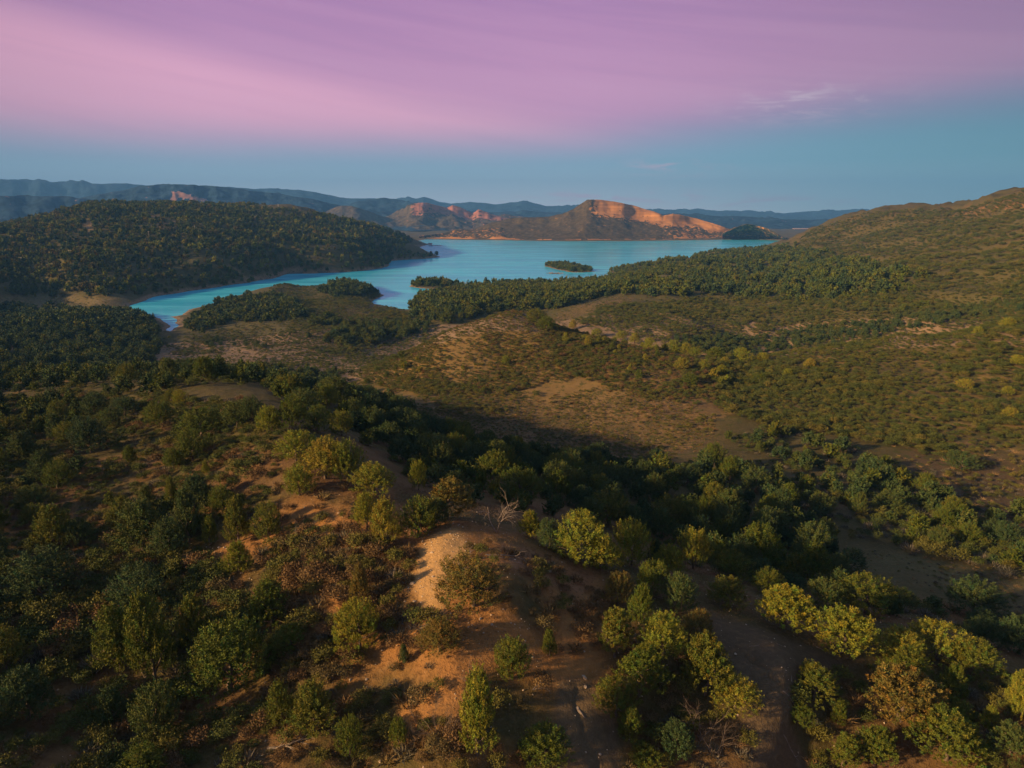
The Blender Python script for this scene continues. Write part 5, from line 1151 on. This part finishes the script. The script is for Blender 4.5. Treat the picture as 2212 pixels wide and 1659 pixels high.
for a in [(322, 513, 13, 'P', 'power pole left of the yellowish frame on the wooded hill'), (344, 513, 10, 'H', 'yellowish H-frame power pole halfway up the wooded hill'), (376, 503, 11, 'P', 'power pole right of the yellowish frame on the wooded hill'), (421, 499, 11, 'P', 'tall power pole above the middle of the wooded hill'), (197, 522, 12, 'P', 'power pole below the tan clearing on the wooded hill'),
          (152, 553, 13, 'H', 'H-frame power pole low on the left of the wooded hill'), (45, 568, 13, 'H', 'H-frame power pole at the far left of the wooded hill'), (551, 476, 8, 'P', 'power pole high on the right part of the wooded hill'), (24, 519, 10, 'P', 'power pole near the left edge on the wooded hill'),
          (485, 440, 8, 'M', 'thin mast on the crest, left of two'), (601, 450, 9, 'M', 'white mast on the crest, right of two')]: pole(*a)
def house(px, py, w_, h_, lab, rot=0.0, white=False, grp='town houses on the plain', zf=16):
    x, y = wpt(px, py, zf); k = 1 / px_size(x, y, zf); W_, H_ = w_ * k, h_ * k
    r = bpy.data.objects.new('house', None); COL.objects.link(r); r.location = (x, y, zf - 1.5); r.rotation_euler = (0, 0, rot); r['label'] = lab; r['category'] = 'house'; r['group'] = grp
    link('wall', mesh_np('wall', *box(-W_ / 2, W_ / 2, -W_ / 3, W_ / 3, 0, H_ * .65 + 1.5), M_WHITE if white else M_WALL), r)
    zt = H_ * .65 + 1.5; v = np.array([(-W_ * .54, -W_ * .37, zt), (W_ * .54, -W_ * .37, zt), (W_ * .54, W_ * .37, zt), (-W_ * .54, W_ * .37, zt), (-W_ * .54, 0, zt + H_ * .4), (W_ * .54, 0, zt + H_ * .4)])
    link('roof', mesh_np('roof', v, [(0, 1, 5), (0, 5, 4), (2, 3, 4), (2, 4, 5), (0, 4, 3), (1, 2, 5), (0, 3, 2), (0, 2, 1)], M_ROOF), r)
rr = random.Random(5)
hs = sorted((rr.choice([rr.uniform(1500, 1625), rr.uniform(1500, 1625), rr.uniform(1625, 1780)]), rr.uniform(0, 6)) for k in range(34))
NTH = ['first ', 'second ', 'third ', 'fourth ', 'fifth ', 'sixth ', 'seventh ', 'eighth ', 'ninth ', 'tenth ', 'eleventh ', 'twelfth ']
for k, (px, dy) in enumerate(hs):
    py = 480.5 + dy + (2 if px < 1600 else -1); half = k < 17; n_ = k if half else 33 - k
    wht = rr.random() < .4
    house(px, py, rr.uniform(2.2, 4.5), rr.uniform(1.4, 2.4), 'tiny %s house in the distant town, %sfrom its %s end' % ('white' if wht else 'tan', NTH[n_] if n_ < 12 else ORD2(n_), 'left' if half else 'right'), rr.uniform(-.5, .5), wht)
x, y = wpt(1584.5, 487, 16); k = 1 / px_size(x, y, 16)
r = bpy.data.objects.new('white_tower', None); COL.objects.link(r); r.location = (x, y, 15); r['label'] = 'white building with a tall central tower in the distant town'; r['category'] = 'building'
link('tower', mesh_np('tower', *box(-1.3 * k, 1.3 * k, -1.3 * k, 1.3 * k, 0, 9.5 * k), M_WHITE), r); link('hall', mesh_np('hall', *box(-4 * k, 1.25 * k, -3.2 * k, -1.35 * k, 0, 4.2 * k), M_WHITE), r)
v, f = tube([(0, 0, 9.5 * k), (0, 0, 11.5 * k)], [1.2 * k, .1 * k], 4); link('spire', mesh_np('spire', v, f, M_ROOF), r)
# dock on the far left shore
x0, y0 = wpt(925, 530.5, 0); x1, y1 = wpt(954, 531, 0); L = math.hypot(x1 - x0, y1 - y0)
r = bpy.data.objects.new('dock', None); COL.objects.link(r); r.location = (x0, y0, 0); r.rotation_euler = (0, 0, math.atan2(y1 - y0, x1 - x0)); r['label'] = 'low jetty reaching into the lake from the far left shore'; r['category'] = 'dock'
link('deck', mesh_np('deck', *box(0, L, -4, 4, .9, 1.9), M_POLE), r)
for k in range(5): link('pile', mesh_np('pile', *tube([(L * (k + .5) / 5, 0, -4), (L * (k + .5) / 5, 0, .9)], [.8, .8], 6), M_POLE), r)
x, y = wpt(929, 530, 1.0); r = bpy.data.objects.new('boathouse', None); COL.objects.link(r); r.location = (x, y, 0); r['label'] = 'small boathouse at the shore end of the jetty'; r['category'] = 'boathouse'
link('wall', mesh_np('wall', *box(-6, 6, -5, 5, 0, 6), M_WALL), r)
link('roof', mesh_np('roof', np.array([(-7, -6, 6), (7, -6, 6), (7, 6, 6), (-7, 6, 6), (-7, 0, 9.5), (7, 0, 9.5)]), [(0, 1, 5), (0, 5, 4), (2, 3, 4), (2, 4, 5), (0, 4, 3), (1, 2, 5), (0, 3, 2), (0, 2, 1)], M_ROOF), r)
# driftwood bar before the right island
x, y = wpt(1201, 591, 0); rng = np.random.default_rng(81); parts = []
for k in range(26):
    p = np.array([rng.uniform(-17, 17), rng.uniform(-5, 5), .5]); a = rng.uniform(0, 6.28); q = p + np.array([math.cos(a), math.sin(a) * .5, rng.uniform(0, .4)]) * rng.uniform(3, 8); parts.append(tube([p, q], [.5, .25], 5))
v, f = join(parts); o = link('driftwood', mesh_np('driftwood', v, f, M_DEAD)); o.location = (x, y, 0); o['label'] = 'raft of grey driftwood floating before the right island'; o['category'] = 'driftwood'

# ------------------------------------------------------------------ air
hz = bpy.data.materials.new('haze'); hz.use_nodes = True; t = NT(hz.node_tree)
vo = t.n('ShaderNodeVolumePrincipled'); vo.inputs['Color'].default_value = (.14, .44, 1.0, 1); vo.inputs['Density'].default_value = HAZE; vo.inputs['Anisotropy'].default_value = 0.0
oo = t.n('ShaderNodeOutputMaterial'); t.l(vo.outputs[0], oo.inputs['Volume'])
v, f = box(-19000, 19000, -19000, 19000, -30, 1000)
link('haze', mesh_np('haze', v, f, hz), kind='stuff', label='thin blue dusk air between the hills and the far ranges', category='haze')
for o in scn.objects:
    if o.parent is None and o.get('kind') == 'structure' and 'category' not in o: o['category'] = o.name.split('.')[0].replace('_', ' ')
